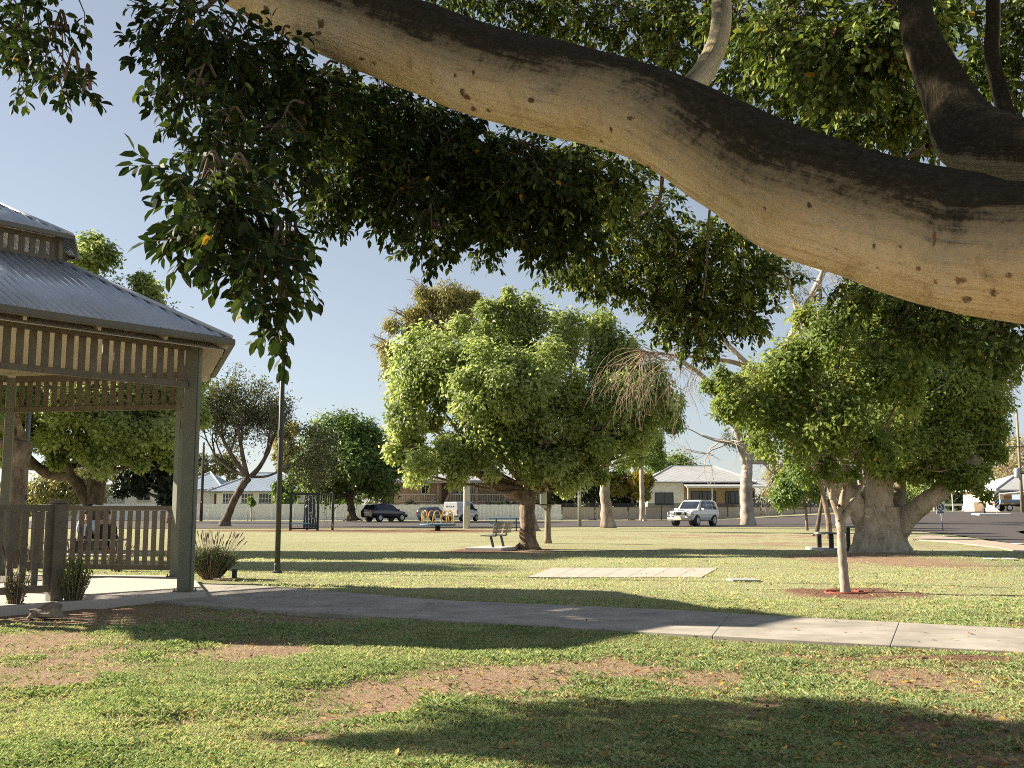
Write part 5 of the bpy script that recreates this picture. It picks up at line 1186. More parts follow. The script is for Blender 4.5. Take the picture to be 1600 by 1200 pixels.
# low wall and railing far right
Y = 128.0; T = thing('low_fence', 'low white rail fence across the intersection, under the big fig', 'fence', (X_(1450, Y), Y, 0)); zz = Z_(792, Y)
b = MB().bar((X_(1400, Y), Y, zz + .25), (X_(1520, Y), Y, zz + .25), .1, .28); b.build('rail', trim_w, T, org=T.location)
for i in range(9): X0 = X_(1400 + i * 15, Y); MB().box((X0, Y + .12, zz - .5), (.12, .12, 1.7)).build('fence_post', trim_w, T, org=T.location)
Y = 116.0; T = thing('garden_wall', 'low cream garden wall in front of the cream house, behind the striped marker', 'wall', (X_(1545, Y), Y, 0))
MB().box((X_(1548, Y), Y, .8), (X_(1575, Y) - X_(1521, Y), .25, Z_(785.5, Y) * 2 - 1.6)).build('wall', mat_plain('wall_cream', (.60, .50, .42), .85, .08), T, org=T.location); MB().box((X_(1548, Y), Y, Z_(785.5, Y) + .05), (X_(1576, Y) - X_(1520, Y), .34, .1)).build('coping', trim_w, T, org=T.location)

# ================================================================== vehicles
tyre_m = mat_plain('tyre_rubber', (.02, .02, .02), .8, .2, 20); alloy = mat_plain('alloy', (.45, .45, .46), .3, .1, 8, metal=.7); black_p = mat_plain('black_plastic', (.025, .025, .026), .55, .15); chrome = mat_plain('steel_bar', (.42, .40, .38), .3, .1, 5, metal=.7)
red_l = mat_plain('tail_lamp_red', (.35, .015, .015), .2, .1); lamp_l = mat_plain('head_lamp', (.6, .6, .58), .1, .1); amber = mat_plain('amber', (.6, .25, .03), .3, .1)
def car_glass(): return mat_glass('car_glass', (.018, .024, .034))
cg_ = car_glass()
class Car:
    """stations: (x, z_bottom, z_belt, z_top, half width at belt, half width at top)"""
    def __init__(s, T, S, paint):
        s.T, s.S = T, S; vs, fs = [], []
        for (x, zb, zm, zt, w, wt) in S:
            pr = [(w * .90, zb), (w * .985, zb + (zm - zb) * .28), (w, zb + (zm - zb) * .62), (w * .975, zm), (w * .975 + (wt - w * .975) * .5, zm + (zt - zm) * .52), (wt, zm + (zt - zm) * .93), (wt * .8, zt)]
            vs += [(x, a, c) for a, c in pr] + [(x, -a, c) for a, c in reversed(pr)]
        n = 14
        for i in range(len(S) - 1):
            for k in range(n): fs.append((i * n + k, i * n + (k + 1) % n, (i + 1) * n + (k + 1) % n, (i + 1) * n + k))
        fs += [tuple(range(n)), tuple(range((len(S) - 1) * n, len(S) * n))]
        s.body = MB().add(vs, fs).build('body', paint, T, smooth=False, bevel=.03)
    def at(s, x):
        S = s.S
        for a, c in zip(S[:-1], S[1:]):
            if min(a[0], c[0]) <= x <= max(a[0], c[0]): t = (x - a[0]) / (c[0] - a[0]) if c[0] != a[0] else 0; return [p + (q - p) * t for p, q in zip(a, c)]
        return S[-1]
    def side(s, x0, x1, t0=.10, t1=.86, slant0=0, slant1=0, name='side_window', m=None, off=.012, n=4):
        for sg in (1, -1):
            vs, fs = [], []
            for i in range(n + 1):
                f = i / n
                for t, xx in ((t0, x0 + (x1 - x0) * f), (t1, x0 + slant0 + (x1 + slant1 - x0 - slant0) * f)):
                    _, zb, zm, zt, w, wt = s.at(xx); y = w * .975 + (wt - w * .975) * (t / .93) + off; vs.append((xx, sg * y, zm + (zt - zm) * t))
                if i: fs.append((2 * i - 2, 2 * i, 2 * i + 1, 2 * i - 1))
            MB().add(vs, fs).build(name, m or cg_, s.T)
    def across(s, xa, xb, fa=.9, fb=.9, name='windscreen', m=None, off=.015, lift=0.0):
        a, c = s.at(xa), s.at(xb); nx, nz = -(c[3] - a[3]), (c[0] - a[0]); l = math.hypot(nx, nz); nx, nz = nx / l * off, nz / l * off
        if nz < 0: nx, nz = -nx, -nz
        vs = [(xa + nx, a[5] * fa, a[3] + nz), (xa + nx, -a[5] * fa, a[3] + nz), (xb + nx, -c[5] * fb, c[3] + nz), (xb + nx, c[5] * fb, c[3] + nz)]
        MB().add(vs, [(0, 1, 2, 3)]).build(name, m or cg_, s.T)
    def wheels(s, xs, r, w=.24, yy=None):
        for x in xs:
            for sg in (1, -1):
                y = (yy or s.at(x)[4]) - w / 2 + .015
                wl = MB().cyl_y((x, sg * (y - .02), r + .03), r * 1.16, w, 24).build('wheel_arch', black_p, s.T)
                t = MB().cyl_y((x, sg * (y + .012), r), r, w, 24).build('wheel', tyre_m, s.T, bevel=.03)
                k = MB().cyl_y((x, sg * (y + w / 2 + .01), r), r * .62, .02, 20)
                k.cyl_y((x, sg * (y + w / 2 + .025), r), r * .16, .03, 10)
                for i in range(6):
                    a = i * math.pi / 3; k.bar((x + r * .14 * math.cos(a), sg * (y + w / 2 + .024), r + r * .14 * math.sin(a)), (x + r * .6 * math.cos(a), sg * (y + w / 2 + .022), r + r * .6 * math.sin(a)), .05, .02, up=(0, 1, 0))
                k.build('rim', alloy, t)
def mirrors(T, x, y, z, m):
    for s in (1, -1): MB().box((x, s * (y + .12), z), (.12, .24, .18)).build('mirror', m, T, bevel=.03)
wp = mat_plain('white_paint', (.72, .71, .69), .25, .03, 1, coat=.6); bpn = mat_plain('black_paint', (.014, .015, .019), .15, .2, 1, coat=.8); bl = mat_plain('blue_paint', (.10, .17, .27), .3, .08, 1, coat=.4); gp = mat_plain('grey_paint', (.05, .07, .10), .25, .1, 1, coat=.5)
# white four-wheel drive with a bull bar
p = gnd(1084, 822); T = thing('four_wheel_drive', 'white four-wheel drive with a steel bull bar, parked at the road edge facing left', 'car', (p.x, 78.0, .035), R(-126))
S = [(-2.38, .62, 1.05, 1.15, .86, .72), (-2.34, .50, 1.12, 1.80, .93, .70), (-2.15, .45, 1.14, 1.88, .96, .72), (-1.0, .42, 1.15, 1.94, .98, .74), (.25, .42, 1.15, 1.92, .98, .74), (.45, .42, 1.15, 1.86, .98, .73), (1.12, .42, 1.16, 1.22, .98, .80), (1.3, .42, 1.15, 1.20, .98, .84), (2.0, .45, 1.08, 1.14, .95, .80), (2.28, .52, .98, 1.03, .88, .70), (2.36, .58, .85, .9, .8, .62)]
c = Car(T, S, wp); c.wheels((-1.42, 1.43), .40, .28)
c.side(-2.05, -1.30, slant0=.14, slant1=-.02); c.side(-1.22, -.36); c.side(-.28, .88, slant1=-.55, n=6)
c.across(1.08, .50, .88, .9); c.across(-2.375, -2.35, .9, .85, 'rear_window')
mirrors(T, .82, .98, 1.22, wp)
MB().box((2.345, 0, .92), (.06, 1.0, .22)).build('grille', black_p, T)
for s in (1, -1): MB().box((2.25, s * .70, .93), (.16, .32, .2)).build('headlight', lamp_l, T, bevel=.04); MB().box((-2.37, s * .80, 1.0), (.06, .14, .34)).build('tail_lamp', red_l, T)
bb = MB()
for s in (1, -1):
    bb.tube([(2.50, s * .42, .42), (2.56, s * .42, .95), (2.50, s * .42, 1.16)], .035, 8).tube([(2.45, s * .92, .5), (2.48, s * .95, .95), (2.40, s * .86, 1.04)], .035, 8); bb.tube([(2.1, s * .98, .8), (2.4, s * .94, .98), (2.53, s * .42, 1.16)], .03, 8)
bb.tube([(2.53, -.42, 1.16), (2.53, .42, 1.16)], .035, 8).tube([(2.50, -.95, .74), (2.56, -.42, .76), (2.56, .42, .76), (2.50, .95, .74)], .03, 8); bb.box((2.42, 0, .50), (.26, 1.9, .22)); bb.build('bull_bar', chrome, T, smooth=True)
for s in (.28, -.28): MB().cyl_y((2.52, s, .90), .10, .03, 14).build('spot_lamp', lamp_l, T)
MB().box((2.57, 0, .52), (.02, .38, .12)).build('number_plate', mat_plain('plate_pale', (.62, .55, .3), .5, .05), T)
for s in (1, -1): MB().bar((-1.0, s * .97, .40), (1.0, s * .97, .40), .12, .05).build('side_step', black_p, T)
MB().bar((-1.8, .60, 1.96), (.1, .60, 1.96), .04, .04).bar((-1.8, -.60, 1.96), (.1, -.60, 1.96), .04, .04).build('roof_rail', black_p, T)
MB().tube([(1.3, -.8, 1.18), (1.25, -.8, 2.0)], .01, 5).build('aerial', black_p, T)
# black wagon seen from behind
p = at(605, 813, 104); T = thing('station_wagon', 'shiny black wagon parked at the white fence, seen from behind at an angle', 'car', (p.x - .2, 104, .05), R(47))
S = [(-2.42, .55, .98, 1.02, .82, .66), (-2.40, .42, 1.06, 1.25, .90, .64), (-2.05, .34, 1.08, 1.68, .93, .64), (-.9, .32, 1.08, 1.76, .94, .66), (.2, .32, 1.06, 1.72, .94, .66), (.42, .32, 1.05, 1.66, .94, .65), (1.2, .32, 1.02, 1.06, .93, .74), (1.9, .34, .92, .98, .90, .74), (2.28, .4, .80, .85, .82, .62), (2.36, .45, .7, .74, .74, .5)]
c = Car(T, S, bpn); c.wheels((-1.42, 1.42), .37, .25); c.side(-1.95, -1.2, slant0=.2); c.side(-1.12, -.3); c.side(-.22, .95, slant1=-.6, n=6); c.across(1.15, .48); c.across(-2.38, -2.10, .9, .9, 'rear_window'); mirrors(T, .9, .94, 1.12, bpn)
for s in (1, -1): MB().box((-2.36, s * .78, .98), (.12, .26, .24)).build('tail_lamp', red_l, T, bevel=.03)
MB().box((-2.44, 0, .86), (.03, .9, .06)).build('chrome_strip', chrome, T); MB().box((-2.445, 0, .74), (.02, .38, .12)).build('number_plate', mat_plain('plate_white', (.6, .6, .58), .5, .05), T)
MB().bar((-1.7, .55, 1.79), (.1, .55, 1.77), .04, .04).bar((-1.7, -.55, 1.79), (.1, -.55, 1.77), .04, .04).build('roof_rail', black_p, T)
# white van from behind
p = at(722, 814, 107); T = thing('delivery_van', 'white van with dark blue lettering on its tail, parked behind the pale pole', 'van', (p.x, 107, .05), R(62))
S = [(-2.3, .45, 1.05, 1.88, .86, .78), (-2.24, .38, 1.08, 1.95, .88, .78), (.2, .36, 1.08, 1.96, .88, .78), (.9, .36, 1.08, 1.90, .88, .74), (1.55, .36, 1.06, 1.12, .87, .76), (2.2, .4, .88, .92, .82, .66), (2.3, .45, .75, .78, .74, .55)]
c = Car(T, S, wp); c.wheels((-1.35, 1.45), .33, .22); c.side(.1, 1.35, slant1=-.6, n=5); c.across(1.5, .95); mirrors(T, 1.2, .88, 1.15, black_p)
for s in (1, -1): MB().box((-2.30, s * .80, .95), (.06, .12, .4)).build('tail_lamp', red_l, T)
MB().box((-2.33, 0, .50), (.12, 1.66, .16)).build('rear_bumper', black_p, T, bevel=.03); MB().box((-2.315, .0, .72), (.02, .38, .12)).build('number_plate', dark_t, T)
ink = mat_plain('ink_blue', (.03, .04, .09), .6, .1); g = MB()
for i, (a, h_) in enumerate(((.52, .12), (.42, .16), (.28, .07), (.20, .10), (.12, .07), (.04, .07), (-.04, .10), (-.13, .07), (-.22, .07), (-.30, .11), (-.39, .07))): g.bar((-2.305, a, 1.42), (-2.305, a - .03, 1.42 + h_), .012, .045, up=(0, 1, 0)); g.bar((-2.306, a + .02, 1.43 + h_ * .4), (-2.306, a - .05, 1.43 + h_ * .45), .012, .03)
g.build('lettering', ink, T)
p = at(676, 813, 110); T = thing('hatchback', 'dark blue-grey hatchback mostly hidden behind the yellow-railed roundabout, beside the white van', 'car', (p.x, 110, .05), R(60))
S = [(-1.9, .45, .85, .9, .78, .6), (-1.85, .35, .9, 1.1, .84, .62), (-1.5, .3, .92, 1.42, .86, .62), (.1, .3, .92, 1.48, .86, .62), (.9, .3, .9, .95, .85, .7), (1.7, .35, .78, .82, .8, .6), (1.85, .4, .65, .7, .7, .5)]
c = Car(T, S, gp); c.wheels((-1.15, 1.2), .30, .2); c.side(-1.35, -.5); c.side(-.42, .75, slant1=-.5, n=5); c.across(.85, .15); c.across(-1.84, -1.55, .9, .9, 'rear_window')
for s in (1, -1): MB().box((-1.86, s * .7, .85), (.08, .16, .2)).build('tail_lamp', red_l, T)
# blue tray-back ute
Y = 108.0; px = 1596; zg = float(terr(at(px, 800, Y).x, Y)) + .04; T = thing('utility_truck', 'blue utility truck with a steel drop-side tray, at the right edge of the view', 'truck', (at(px, 800, Y).x, Y, zg), R(4))
S = [(-.35, .5, 1.05, 1.1, .85, .75), (-.33, .45, 1.1, 1.75, .88, .66), (.55, .45, 1.1, 1.78, .88, .66), (.75, .45, 1.1, 1.72, .88, .66), (1.3, .45, 1.08, 1.14, .88, .74), (2.1, .48, 1.0, 1.05, .86, .72), (2.35, .52, .85, .9, .8, .6)]
c = Car(T, S, bl); c.side(-.2, 1.05, slant0=.05, slant1=-.5, n=5); c.across(1.25, .78); c.wheels((1.5,), .36, .24)
for sg in (1, -1):
    t = MB().cyl_y((-1.75, sg * .76, .37), .37, .24, 24).build('wheel', tyre_m, T, bevel=.03); MB().cyl_y((-1.75, sg * .89, .37), .23, .03, 20).build('rim', trim_w, t)
t = MB().box((-1.55, 0, .92), (2.3, 1.85, .08))
for s in (1, -1): t.box((-1.55, s * .91, 1.08), (2.3, .04, .26))
t.box((-2.68, 0, 1.08), (.04, 1.78, .26)); t.box((-.42, 0, 1.35), (.06, 1.7, .8)); t.build('tray', mat_plain('tray_steel', (.20, .25, .33), .45, .12, 4, metal=.3), T); MB().box((-1.2, 0, .62), (3.2, .7, .2)).build('chassis', black_p, T); MB().box((-2.72, .5, .8), (.04, .3, .14)).build('tail_lamp', red_l, T)

# ================================================================== street and park furniture
conc_pole = mat_plain('concrete_pole', (.50, .48, .45), .85, .12, 3, stretch=(1, 1, .4)); wood_grey = mat_bark('weathered_timber', [(.10, .08, .06), (.24, .20, .15), (.34, .29, .23)], 4, (4, 4, .3), .3)
p = gnd(729, 826); T = thing('concrete_pole', 'thick pale concrete pole by the playground, reaching up into the lime tree', 'pole', p); MB().lathe([(.235, -.1), (.21, 4.2), (.18, 9.2)], n=18).build('shaft', conc_pole, T, smooth=True)
MB().lathe([(.246, 1.5), (.246, 1.75)], n=18).build('band', mat_gut, T)
p = gnd(905, 823); T = thing('timber_pole', 'slim pale grey-green pole at the road edge between the lime tree and the patchy gum', 'pole', (p.x, 75, 0)); MB().lathe([(.13, -.1), (.12, 4), (.11, 7.5)], n=12).build('shaft', mat_plain('pole_greygreen', (.36, .37, .29), .8, .1, 3), T, smooth=True); MB().box((0, -.14, 2.2), (.12, .02, .2)).build('number_tag', trim_w, T)
p = gnd(856, 849); T = thing('timber_post', 'short weathered timber post carrying a pale metal box, just right of the lime tree trunk', 'post', p)
zt = at(855, 792, p.y).z; MB().lathe([(.17, -.05), (.13, .2), (.11, zt * .7), (.11, zt * .9), (.15, zt * .97), (.14, zt + .05)], n=10).build('shaft', wood_grey, T, smooth=True); MB().box((.06, 0, zt + .3), (.16, .14, .5)).build('upright', dark_t, T); MB().box((-.16, -.04, zt + .32), (.26, .28, .72)).build('metal_box', mat_plain('box_grey', (.42, .43, .42), .5, .08, 4), T, bevel=.01); MB().box((-.06, -.02, zt + .08), (.62, .32, .04)).build('shelf', wood_grey, T)
p = gnd(37, 800); Y = 104.0; p = at(314, 815, Y); T = thing('timber_pole', 'dark slim timber pole in front of the left white picket fence, beside the gazebo post', 'pole', (p.x, Y, 0)); MB().lathe([(.17, -.1), (.15, 4), (.12, 8)], n=10).build('shaft', bark_dark, T, smooth=True); MB().box((0, -.16, 2.0), (.14, .02, .2)).build('number_tag', trim_w, T)
Y = 100.0; p = at(1598, 803, Y); T = thing('power_pole', 'tall timber power pole with a transformer and crossarm, behind the blue truck', 'pole', (p.x, Y, .7)); MB().lathe([(.17, -.1), (.14, 5), (.11, 10)], n=10).build('shaft', wood_grey, T, smooth=True)
MB().lathe([(.28, 0), (.3, .1), (.3, .85), (.22, .95)], (-.4, -.2, 3.6), 14).build('transformer', mat_gut, T, smooth=True); MB().bar((-1.2, -.2, 6.6), (1.2, -.2, 6.6), .1, .12).build('crossarm', wood_grey, T); MB().box((0, -.2, 4.0), (.9, .2, .12)).build('bracket', dark_t, T)
# signs
sign_w = mat_plain('sign_white', (.74, .74, .72), .4, .03, 4); ring_b = mat_plain('sign_navy', (.02, .025, .05), .5, .1)
def text(s, name, T, size, loc, m, rz=0):
    c = bpy.data.curves.new(name, 'FONT'); c.body = s; c.size = size; c.align_x = 'CENTER'; c.align_y = 'CENTER'; c.extrude = .004; c.offset = .006; c.materials.append(m)
    o = bpy.data.objects.new(name, c); COL.objects.link(o); o.parent = T; o.location = loc; o.rotation_euler = (R(90), 0, rz)
    bpy.context.view_layer.update(); me = bpy.data.meshes.new_from_object(o.evaluated_get(bpy.context.evaluated_depsgraph_get())); o2 = bpy.data.objects.new(name, me); bpy.data.objects.remove(o); COL.objects.link(o2)
    o2.parent = T; o2.location = loc; o2.rotation_euler = (R(90), 0, rz); return o2
p = gnd(1474, 830); s = p.y / FOC; T = thing('road_sign', 'white square-cornered sign reading 40 AREA on a leaning thin post at the road corner', 'sign', p)
h0 = at(1471, 803, p.y).z; h1 = at(1471, 780, p.y).z; W_ = 13.6 * s
MB().tube([(0, 0, -.1), (-3 * s, .05, h1 - .1)], .032, 8).build('sign_post', mat_plain('galvanised', (.42, .42, .40), .45, .1, 4, metal=.4), T, smooth=True)
bd = MB().box((-3 * s, -.02, (h0 + h1) / 2), (W_, .02, h1 - h0)).build('sign_board', sign_w, T, bevel=.004)
zc = h0 + (h1 - h0) * .47; rg = MB(); Rr = 5.0 * s
for i in range(36):
    a0, a1 = 2 * math.pi * i / 36, 2 * math.pi * (i + 1) / 36; rg.bar((-3 * s + Rr * math.cos(a0), -.036, zc + Rr * math.sin(a0)), (-3 * s + Rr * math.cos(a1), -.036, zc + Rr * math.sin(a1)), .012, .055, up=(0, 0, 1)) if abs(math.sin((a0 + a1) / 2)) > .0 else None
rg.build('speed_ring', ring_b, bd); text('40', 'speed_number', bd, .27, (-3 * s, -.036, zc), ring_b); text('AREA', 'area_lettering', bd, .155, (-3 * s, -.036, h0 + .09), ring_b)
Y = 92.0; px = 1558; b0 = at(px, 802, Y); zg = b0.z; T = thing('hazard_marker', 'tall white hazard board with black diagonal stripes standing on the white traffic island', 'sign', (b0.x, Y, zg)); s = Y / FOC
H0, H1 = (802 - 795) * s, (802 - 768) * s; Wd = 7.6 * s
MB().tube([(0, 0, -.3), (0, 0, H1)], .035, 8).build('sign_post', chrome, T); bd = MB().box((0, -.05, (H0 + H1) / 2), (Wd, .02, H1 - H0)).build('sign_board', sign_w, T)
g = MB(); L = H1 - H0
for i in range(4):
    zc = H0 + L * (.05 + .19 * i); z0 = zc; w2 = Wd / 2 - .01; g.prism([(-w2, -.063, z0), (w2, -.063, z0 + .38), (w2, -.063, z0 + .56), (-w2, -.063, z0 + .18)], (0, -.006, 0))
g.build('stripes', ring_b, bd)
px = 1538.5; b0 = at(px, 803, Y); T = thing('island_sign', 'small pale square sign on a short thick post on the traffic island', 'sign', (b0.x, Y, b0.z)); MB().box((0, 0, .26), (.16, .12, .72)).build('sign_post', dark_t, T); MB().box((0, -.08, 12 * s), (5.4 * s, .03, 7 * s)).build('sign_board', mat_plain('sign_grey', (.50, .50, .48), .5, .05), T); MB().box((0, -.10, 12 * s), (.12, .01, .2)).build('arrow_mark', ring_b, T)
b0 = at(1549, 804, Y); mb = MB(); mb.box((0, 0, -.2), (52 * s, 1.6, .62), 0, .97); tag(mb.build('traffic_island', mat_plain('island_white', (.70, .67, .62), .7, .08), bevel=.08), 'long low white traffic island in the road, carrying the striped marker', 'traffic island').location = (b0.x, Y, b0.z)
b0 = at(1489, 800, 124); T = thing('street_lamp', 'small post with an orange-topped lamp across the intersection, right of the 40 sign', 'street lamp', (b0.x, 124, b0.z)); MB().tube([(0, 0, -1), (0, 0, 2.1)], .06, 8).build('sign_post', trim_w, T); MB().lathe([(.1, 0), (.22, .15), (.22, .35), (.05, .5)], (0, 0, 2.1), 12).build('lamp_head', mat_plain('lamp_orange', (.55, .32, .12), .5, .1), T, smooth=True)

# benches
alu = mat_plain('seat_aluminium', (.27, .26, .24), .5, .1, 4, metal=.3); leg_m = mat_plain('leg_dark', (.05, .055, .055), .5, .15)
pad_m = mat_plain('pad_concrete', (.50, .46, .41), .9, .1, 3)
def seat_unit(T, y0, y1):
    prof = [(-.36, .46), (-.30, .475), (-.10, .455), (.06, .455), (.14, .50), (.19, .62), (.24, .86)]
    s = MB(); bk_ = MB()
    for i in range(3): s.bar((prof[i][0] + .09, y0, prof[i][1] - .012), (prof[i][0] + .09, y1, prof[i][1] - .012), .15, .035, up=(0, 0, 1))
    s.build('seat', alu, T, bevel=.008)
    for k, (xx, zz) in enumerate(((.20, .60), (.235, .745), (.27, .885))): bk_.bar((xx, y0, zz), (xx, y1, zz), .032, .125, up=(.25, 0, 1))
    bk_.build('backrest', alu, T, bevel=.008)
    ym = (y0 + y1) / 2
    MB().bar((.05, ym, .0), (-.06, ym, .44), .07, .12, up=(0, 1, 0)).bar((-.28, ym, .435), (.17, ym, .43), .06, .04).bar((.15, ym, .43), (.24, ym, .93), .05, .045, up=(0, 1, 0)).build('leg', leg_m, T, bevel=.008)
p = gnd(777, 859); T = thing('park_bench', 'grey metal bench with two slatted backs on a pad, left of the lime tree trunk', 'bench', (p.x, p.y, .09), R(-20)); T.scale = (.82, .82, .82); seat_unit(T, -1.0, -.12); seat_unit(T, .12, 1.0)
pl = MB().box((-.15, 0, -.06), (1.5, 2.3, .12)); pl.build('concrete_pad', pad_m, T, bevel=.01)
p = gnd(1292, 860); T = thing('backless_bench', 'backless grey bench on two dark legs on a pad, left of the fluted fig trunk', 'bench', (p.x, p.y, .08), R(0))
k = .62
MB().box((0, 0, .47), (.42, 1.1, .04)).bar((-.21, -.55, .445), (-.21, .55, .445), .02, .05).bar((.21, -.55, .445), (.21, .55, .445), .02, .05).build('seat', alu, T, bevel=.01)
for yy in (-.38, .38): MB().box((.03 if yy < 0 else -.12, yy, .225), (.13, .10, .45)).build('leg', leg_m, T)
MB().box((.35, .0, -.05), (1.5, 1.9, .1)).build('concrete_pad', pad_m, T, bevel=.01)
p = gnd(1326, 862); T = thing('bollard', 'dark steel post with a flat top beside the fluted fig trunk', 'post', p); MB().box((0, 0, .36), (.10, .10, .72)).build('shaft', leg_m, T); MB().box((.35, 0, .75), (.9, .4, .05)).build('top', alu, T, bevel=.01)
# bench with two people seen from behind
p = gnd(148, 868); Yb = p.y; T = thing('park_bench', 'low metal bench on a pad behind the gazebo, two people sitting on it', 'bench', (p.x, p.y, 0)); MB().box((0, 0, .44), (1.7, .42, .05)).build('seat', alu, T, bevel=.01)
for xx in (-.6, .6): MB().box((xx, 0, .21), (.1, .3, .42)).build('leg', leg_m, T)
MB().box((.1, 0, .03), (2.4, 1.6, .06)).build('concrete_pad', pad_m, T)
skin = mat_plain('skin', (.45, .28, .2), .6, .08, 5)
def person(label, x, shirt_col, hair_col, pants_col, lean):
    T = thing('person', label, 'person', (x, Yb + .02, .465), 0)
    def skinmesh(name, V, E, rad, m, root=0, sub=2):
        me = bpy.data.meshes.new(name); me.from_pydata(V, E, []); o = bpy.data.objects.new(name, me); COL.objects.link(o); o.parent = T
        sk = o.modifiers.new('skin', 'SKIN'); sk.use_smooth_shade = True
        for i, r in enumerate(rad): me.skin_vertices[0].data[i].radius = (r, r) if not isinstance(r, tuple) else r; me.skin_vertices[0].data[i].use_root = (i == root)
        ss = o.modifiers.new('sub', 'SUBSURF'); ss.levels = sub; ss.render_levels = sub; me.materials.append(m); return o
    l = lean
    V = [(0, 0, .08), (0, -.02, .26), (0, 0, .44), (0, .03, .53), (0, .05, .60), (0, .06, .70), (0, .07, .78),
         (.17, .01, .47), (.24, .02, .24), (.20, .22, .12), (.18, .32, .12), (-.17, .01, .47), (-.24, .02, .24), (-.20, .22, .12), (-.18, .32, .12),
         (.10, .04, .06), (.12, .42, .06), (.12, .46, -.36), (.12, .58, -.40), (-.10, .04, .06), (-.12, .42, .06), (-.12, .46, -.36), (-.12, .58, -.40)]
    E = [(0, 1), (1, 2), (2, 3), (3, 4), (4, 5), (5, 6), (2, 7), (7, 8), (8, 9), (9, 10), (2, 11), (11, 12), (12, 13), (13, 14), (0, 15), (15, 16), (16, 17), (17, 18), (0, 19), (19, 20), (20, 21), (21, 22)]
    rad = [(.15, .11), (.15, .105), (.13, .09), .06, .07, .10, .075, .065, .05, .04, .03, .065, .05, .04, .03, .09, .07, .05, .04, .09, .07, .05, .04]
    skinmesh('body', V, E, rad, skin)
    skinmesh('shirt', [V[0], V[1], V[2], V[7], V[8], (.21, .15, .16), V[11], V[12], (-.21, .15, .16)], [(0, 1), (1, 2), (2, 3), (3, 4), (4, 5), (2, 6), (6, 7), (7, 8)], [(.17, .125), (.17, .122), (.15, .11), .085, .068, .06, .085, .068, .06], mat_plain('shirt', shirt_col, .85, .1, 8), 1)
    skinmesh('trousers', [(0, 0, .05), V[15], V[16], V[17], V[19], V[20], V[21]], [(0, 1), (1, 2), (2, 3), (0, 4), (4, 5), (5, 6)], [(.165, .12), .10, .082, .062, .10, .082, .062], mat_plain('trousers', pants_col, .85, .1, 8))
    skinmesh('hair', [(0, .03, .66), (0, .035, .735), (0, .06, .80)], [(0, 1), (1, 2)], [.085, .105, .075], mat_plain('hair', hair_col, .6, .2, 30))
person('person in a pale blue shirt sitting on the bench behind the gazebo', p.x - .28, (.42, .50, .62), (.03, .022, .018), (.03, .035, .05), 0)
person('person in a black top with dark hair sitting on the bench behind the gazebo', p.x + .28, (.012, .012, .014), (.02, .014, .01), (.02, .02, .025), 0)

# playground
blackf = mat_plain('frame_black', (.02, .022, .028), .45, .15); bluep = mat_plain('blue_board', (.10, .22, .33), .5, .12, 4); yel = mat_plain('yellow_tube', (.62, .36, .07), .4, .08, 6); rope_m = mat_plain('rope', (.30, .30, .26), .9, .15, 10)
p = gnd(483, 829); s = p.y / FOC; T = thing('climbing_frame', 'black steel climbing frame with a dark climbing wall and ropes, across the lawn', 'climbing frame', (p.x, p.y, 0))
xa, xb_, H = -29 * s, 13 * s, 58 * s
for xx, yy in ((xa, 0), (xb_, 0), (29 * s, 1.6), (xa + .6, 2.0)): MB().box((xx, yy, H / 2), (.13, .13, H)).build('frame_post', blackf, T)
tb = MB().bar((xa + .066, 0, H - .06), (xb_ - .066, 0, H - .06), .1, .12).bar((xb_ + .066, .05, H - .07), (29 * s, 1.53, H - .07), .1, .1).bar((xa + .66, 2, H - .06), (29 * s - .06, 1.66, H - .06), .1, .1).bar((xa + .066, 0, .12), (xb_ - .066, 0, .12), .08, .08).bar((xa + .02, .066, H - .07), (xa + .58, 1.93, H - .07), .1, .1); tb.build('top_beam', blackf, T)
MB().prism([(-.55, .9, .15), (.25, .9, .15), (.10, .9, H * .93), (-.50, .9, H * .93)], (0, .12, 0)).build('climbing_wall', mat_plain('wall_navy', (.03, .05, .08), .5, .15), T)
h = MB()
for i in range(14): h.box((-.42 + .55 * rng.random(), .87, .35 + 1.75 * rng.random()), (.09, .06, .07), rng.random())
h.build('climbing_holds', mat_plain('hold_pale', (.5, .5, .42), .6, .2, 8), T); rp = MB()
for i in range(7): xx = xa + .15 + (xb_ - xa - .3) * i / 6; rp.tube([(xx, .02, H - .1), (xx + .03, .05, H * .5), (xx * .7, .05, .15)], .012, 5)
for i in range(6): a = xb_ + .1 + i * .11; rp.tube([(a, .15 + i * .2, H - .1), (a - .05, .2 + i * .2, .7), (a + .1, .1 + i * .2, .15)], .012, 5)
rp.build('ropes', rope_m, T); MB().box((xa + .6, -.1, .42), (1.1, .5, .06)).build('blue_step', mat_plain('step_blue', (.10, .32, .45), .5, .1), T)
p = gnd(684, 829); s = p.y / FOC; T = thing('playground_roundabout', 'playground roundabout with a blue deck and yellow hoop handrails', 'roundabout', (p.x, p.y, 0)); Rr = 28 * s
MB().lathe([(Rr * .96, .30), (Rr, .33), (Rr, .40), (.1, .43)], n=36).build('deck', bluep, T); MB().lathe([(.16, -.05), (.16, .30)], n=14).build('pivot', dark_t, T)
for i in range(7):
    a = 2 * math.pi * i / 7 + .25; r = Rr * .86; hw = .30; c, sn = math.cos(a), math.sin(a); pts = []
    for j in range(11):
        t = j / 10; u = -hw + 2 * hw * t; zz = .40 + .78 * (1 - abs(2 * t - 1) ** 3.0); 
        pts.append((c * r - sn * u, sn * r + c * u, zz))
    MB().tube(pts, .028, 8).build('hoop', yel, T, smooth=True)
p = gnd(791, 829); Yt = 62.0; p = at(791, 829, Yt); T = thing('picnic_table', 'blue picnic table with attached benches behind the lime tree trunk, near the road', 'picnic table', (p.x, Yt, 0)); MB().box((0, 0, .74), (2.0, .75, .06)).build('table_top', bluep, T)
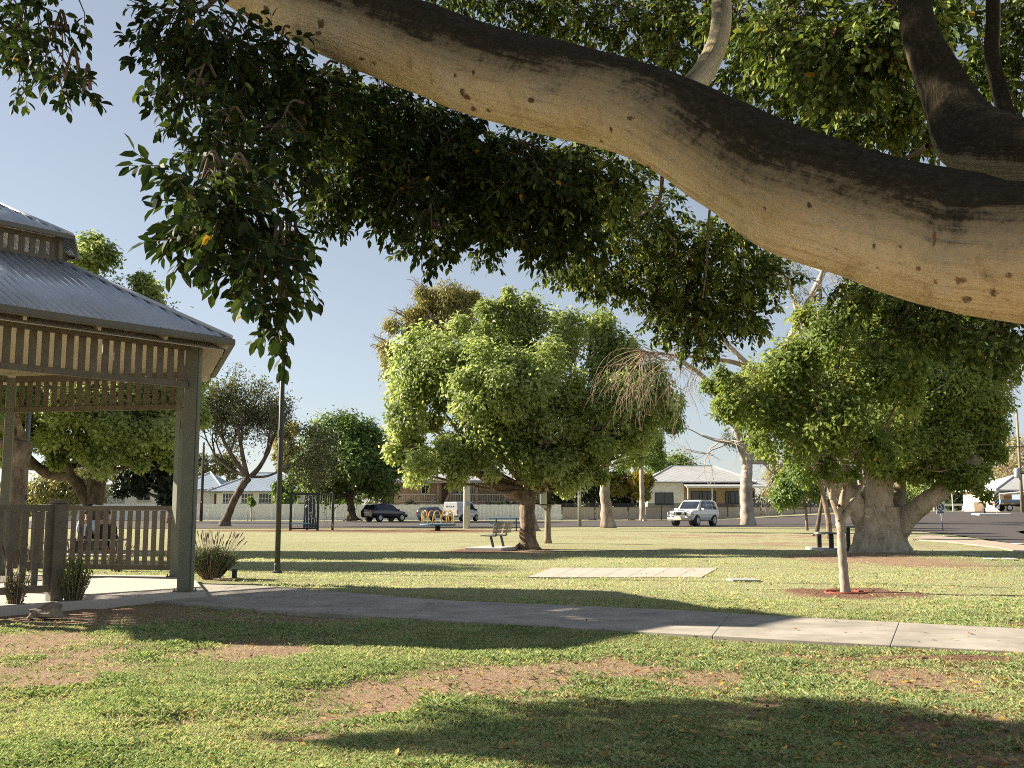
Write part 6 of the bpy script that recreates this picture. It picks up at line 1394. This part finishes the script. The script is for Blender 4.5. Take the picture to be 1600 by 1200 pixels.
for yy in (-.62, .62): MB().box((0, yy, .44), (1.9, .28, .05)).build('bench_plank', bluep, T)
for xx in (-.6, .6): MB().bar((xx, -.6, .40), (xx, .6, .40), .06, .07).bar((xx, -.28, 0), (xx, -.2, .70), .07, .07).bar((xx, .28, 0), (xx, .2, .70), .07, .07).build('leg', leg_m, T)
# edging and small things by the gazebo
rk = MB(); p = gnd(72, 966)
o = MB(); vs = []
bm = bmesh.new(); bmesh.ops.create_icosphere(bm, subdivisions=3, radius=1)
for v_ in bm.verts: n_ = v_.co.normalized(); k = 1 + .18 * math.sin(3 * n_.x + 2 * n_.y) + .12 * math.sin(7 * n_.z + 3 * n_.x) + .05 * rng.normal(); v_.co = Vector((n_.x * .20 * k, n_.y * .15 * k, max(-.02, n_.z * .14 * k)))
me = bpy.data.meshes.new('rock'); bm.to_mesh(me); bm.free(); me.materials.append(mat_bark('rock_tan', [(.12, .09, .06), (.24, .19, .14), (.34, .28, .21)], 8, (1, 1, 1), .6)); o = bpy.data.objects.new('rock', me); COL.objects.link(o); o.location = (p.x, p.y, .03); tag(o, 'squat brown rock at the front edge of the gazebo slab', 'rock')
ed = MB(); pts = [gnd(x_, y_) for x_, y_ in ((-120, 968), (0, 960), (62, 955))]; q, r = spline([(v_ + Vector((0, 0, .03)), .05) for v_ in pts], 5); ed.tube(q, r, 8, wob=.2)
tag(ed.build('edging_log', bark_dark, smooth=True), 'low weathered edging log along the front of the gazebo slab, left of the rock', 'edging')
p = gnd(366, 907); T = thing('tap_stub', 'small dark stump-like tap cover beside the lavender bush', 'tap', p); MB().lathe([(.05, -.02), (.045, .16), (.055, .17), (.05, .2)], n=10).build('body', dark_t, T); MB().lathe([(.02, .2), (.02, .24)], n=8).build('cap', mat_gut, T)
o = MB(); p = gnd(360, 908)
for i in range(26): o.box((p.x - .25 + .4 * rng.random(), p.y - .1 + .25 * rng.random(), .02 + .03 * rng.random()), (.10 + .1 * rng.random(), .015, .012), rng.random() * 3)
tag(o.build('plant_debris', bark_twig), kind='stuff')

for o in bpy.data.objects:
    l = o.get('label')
    if l and o.parent is None and len(l.split()) > 16: print('LONG', len(l.split()), l)
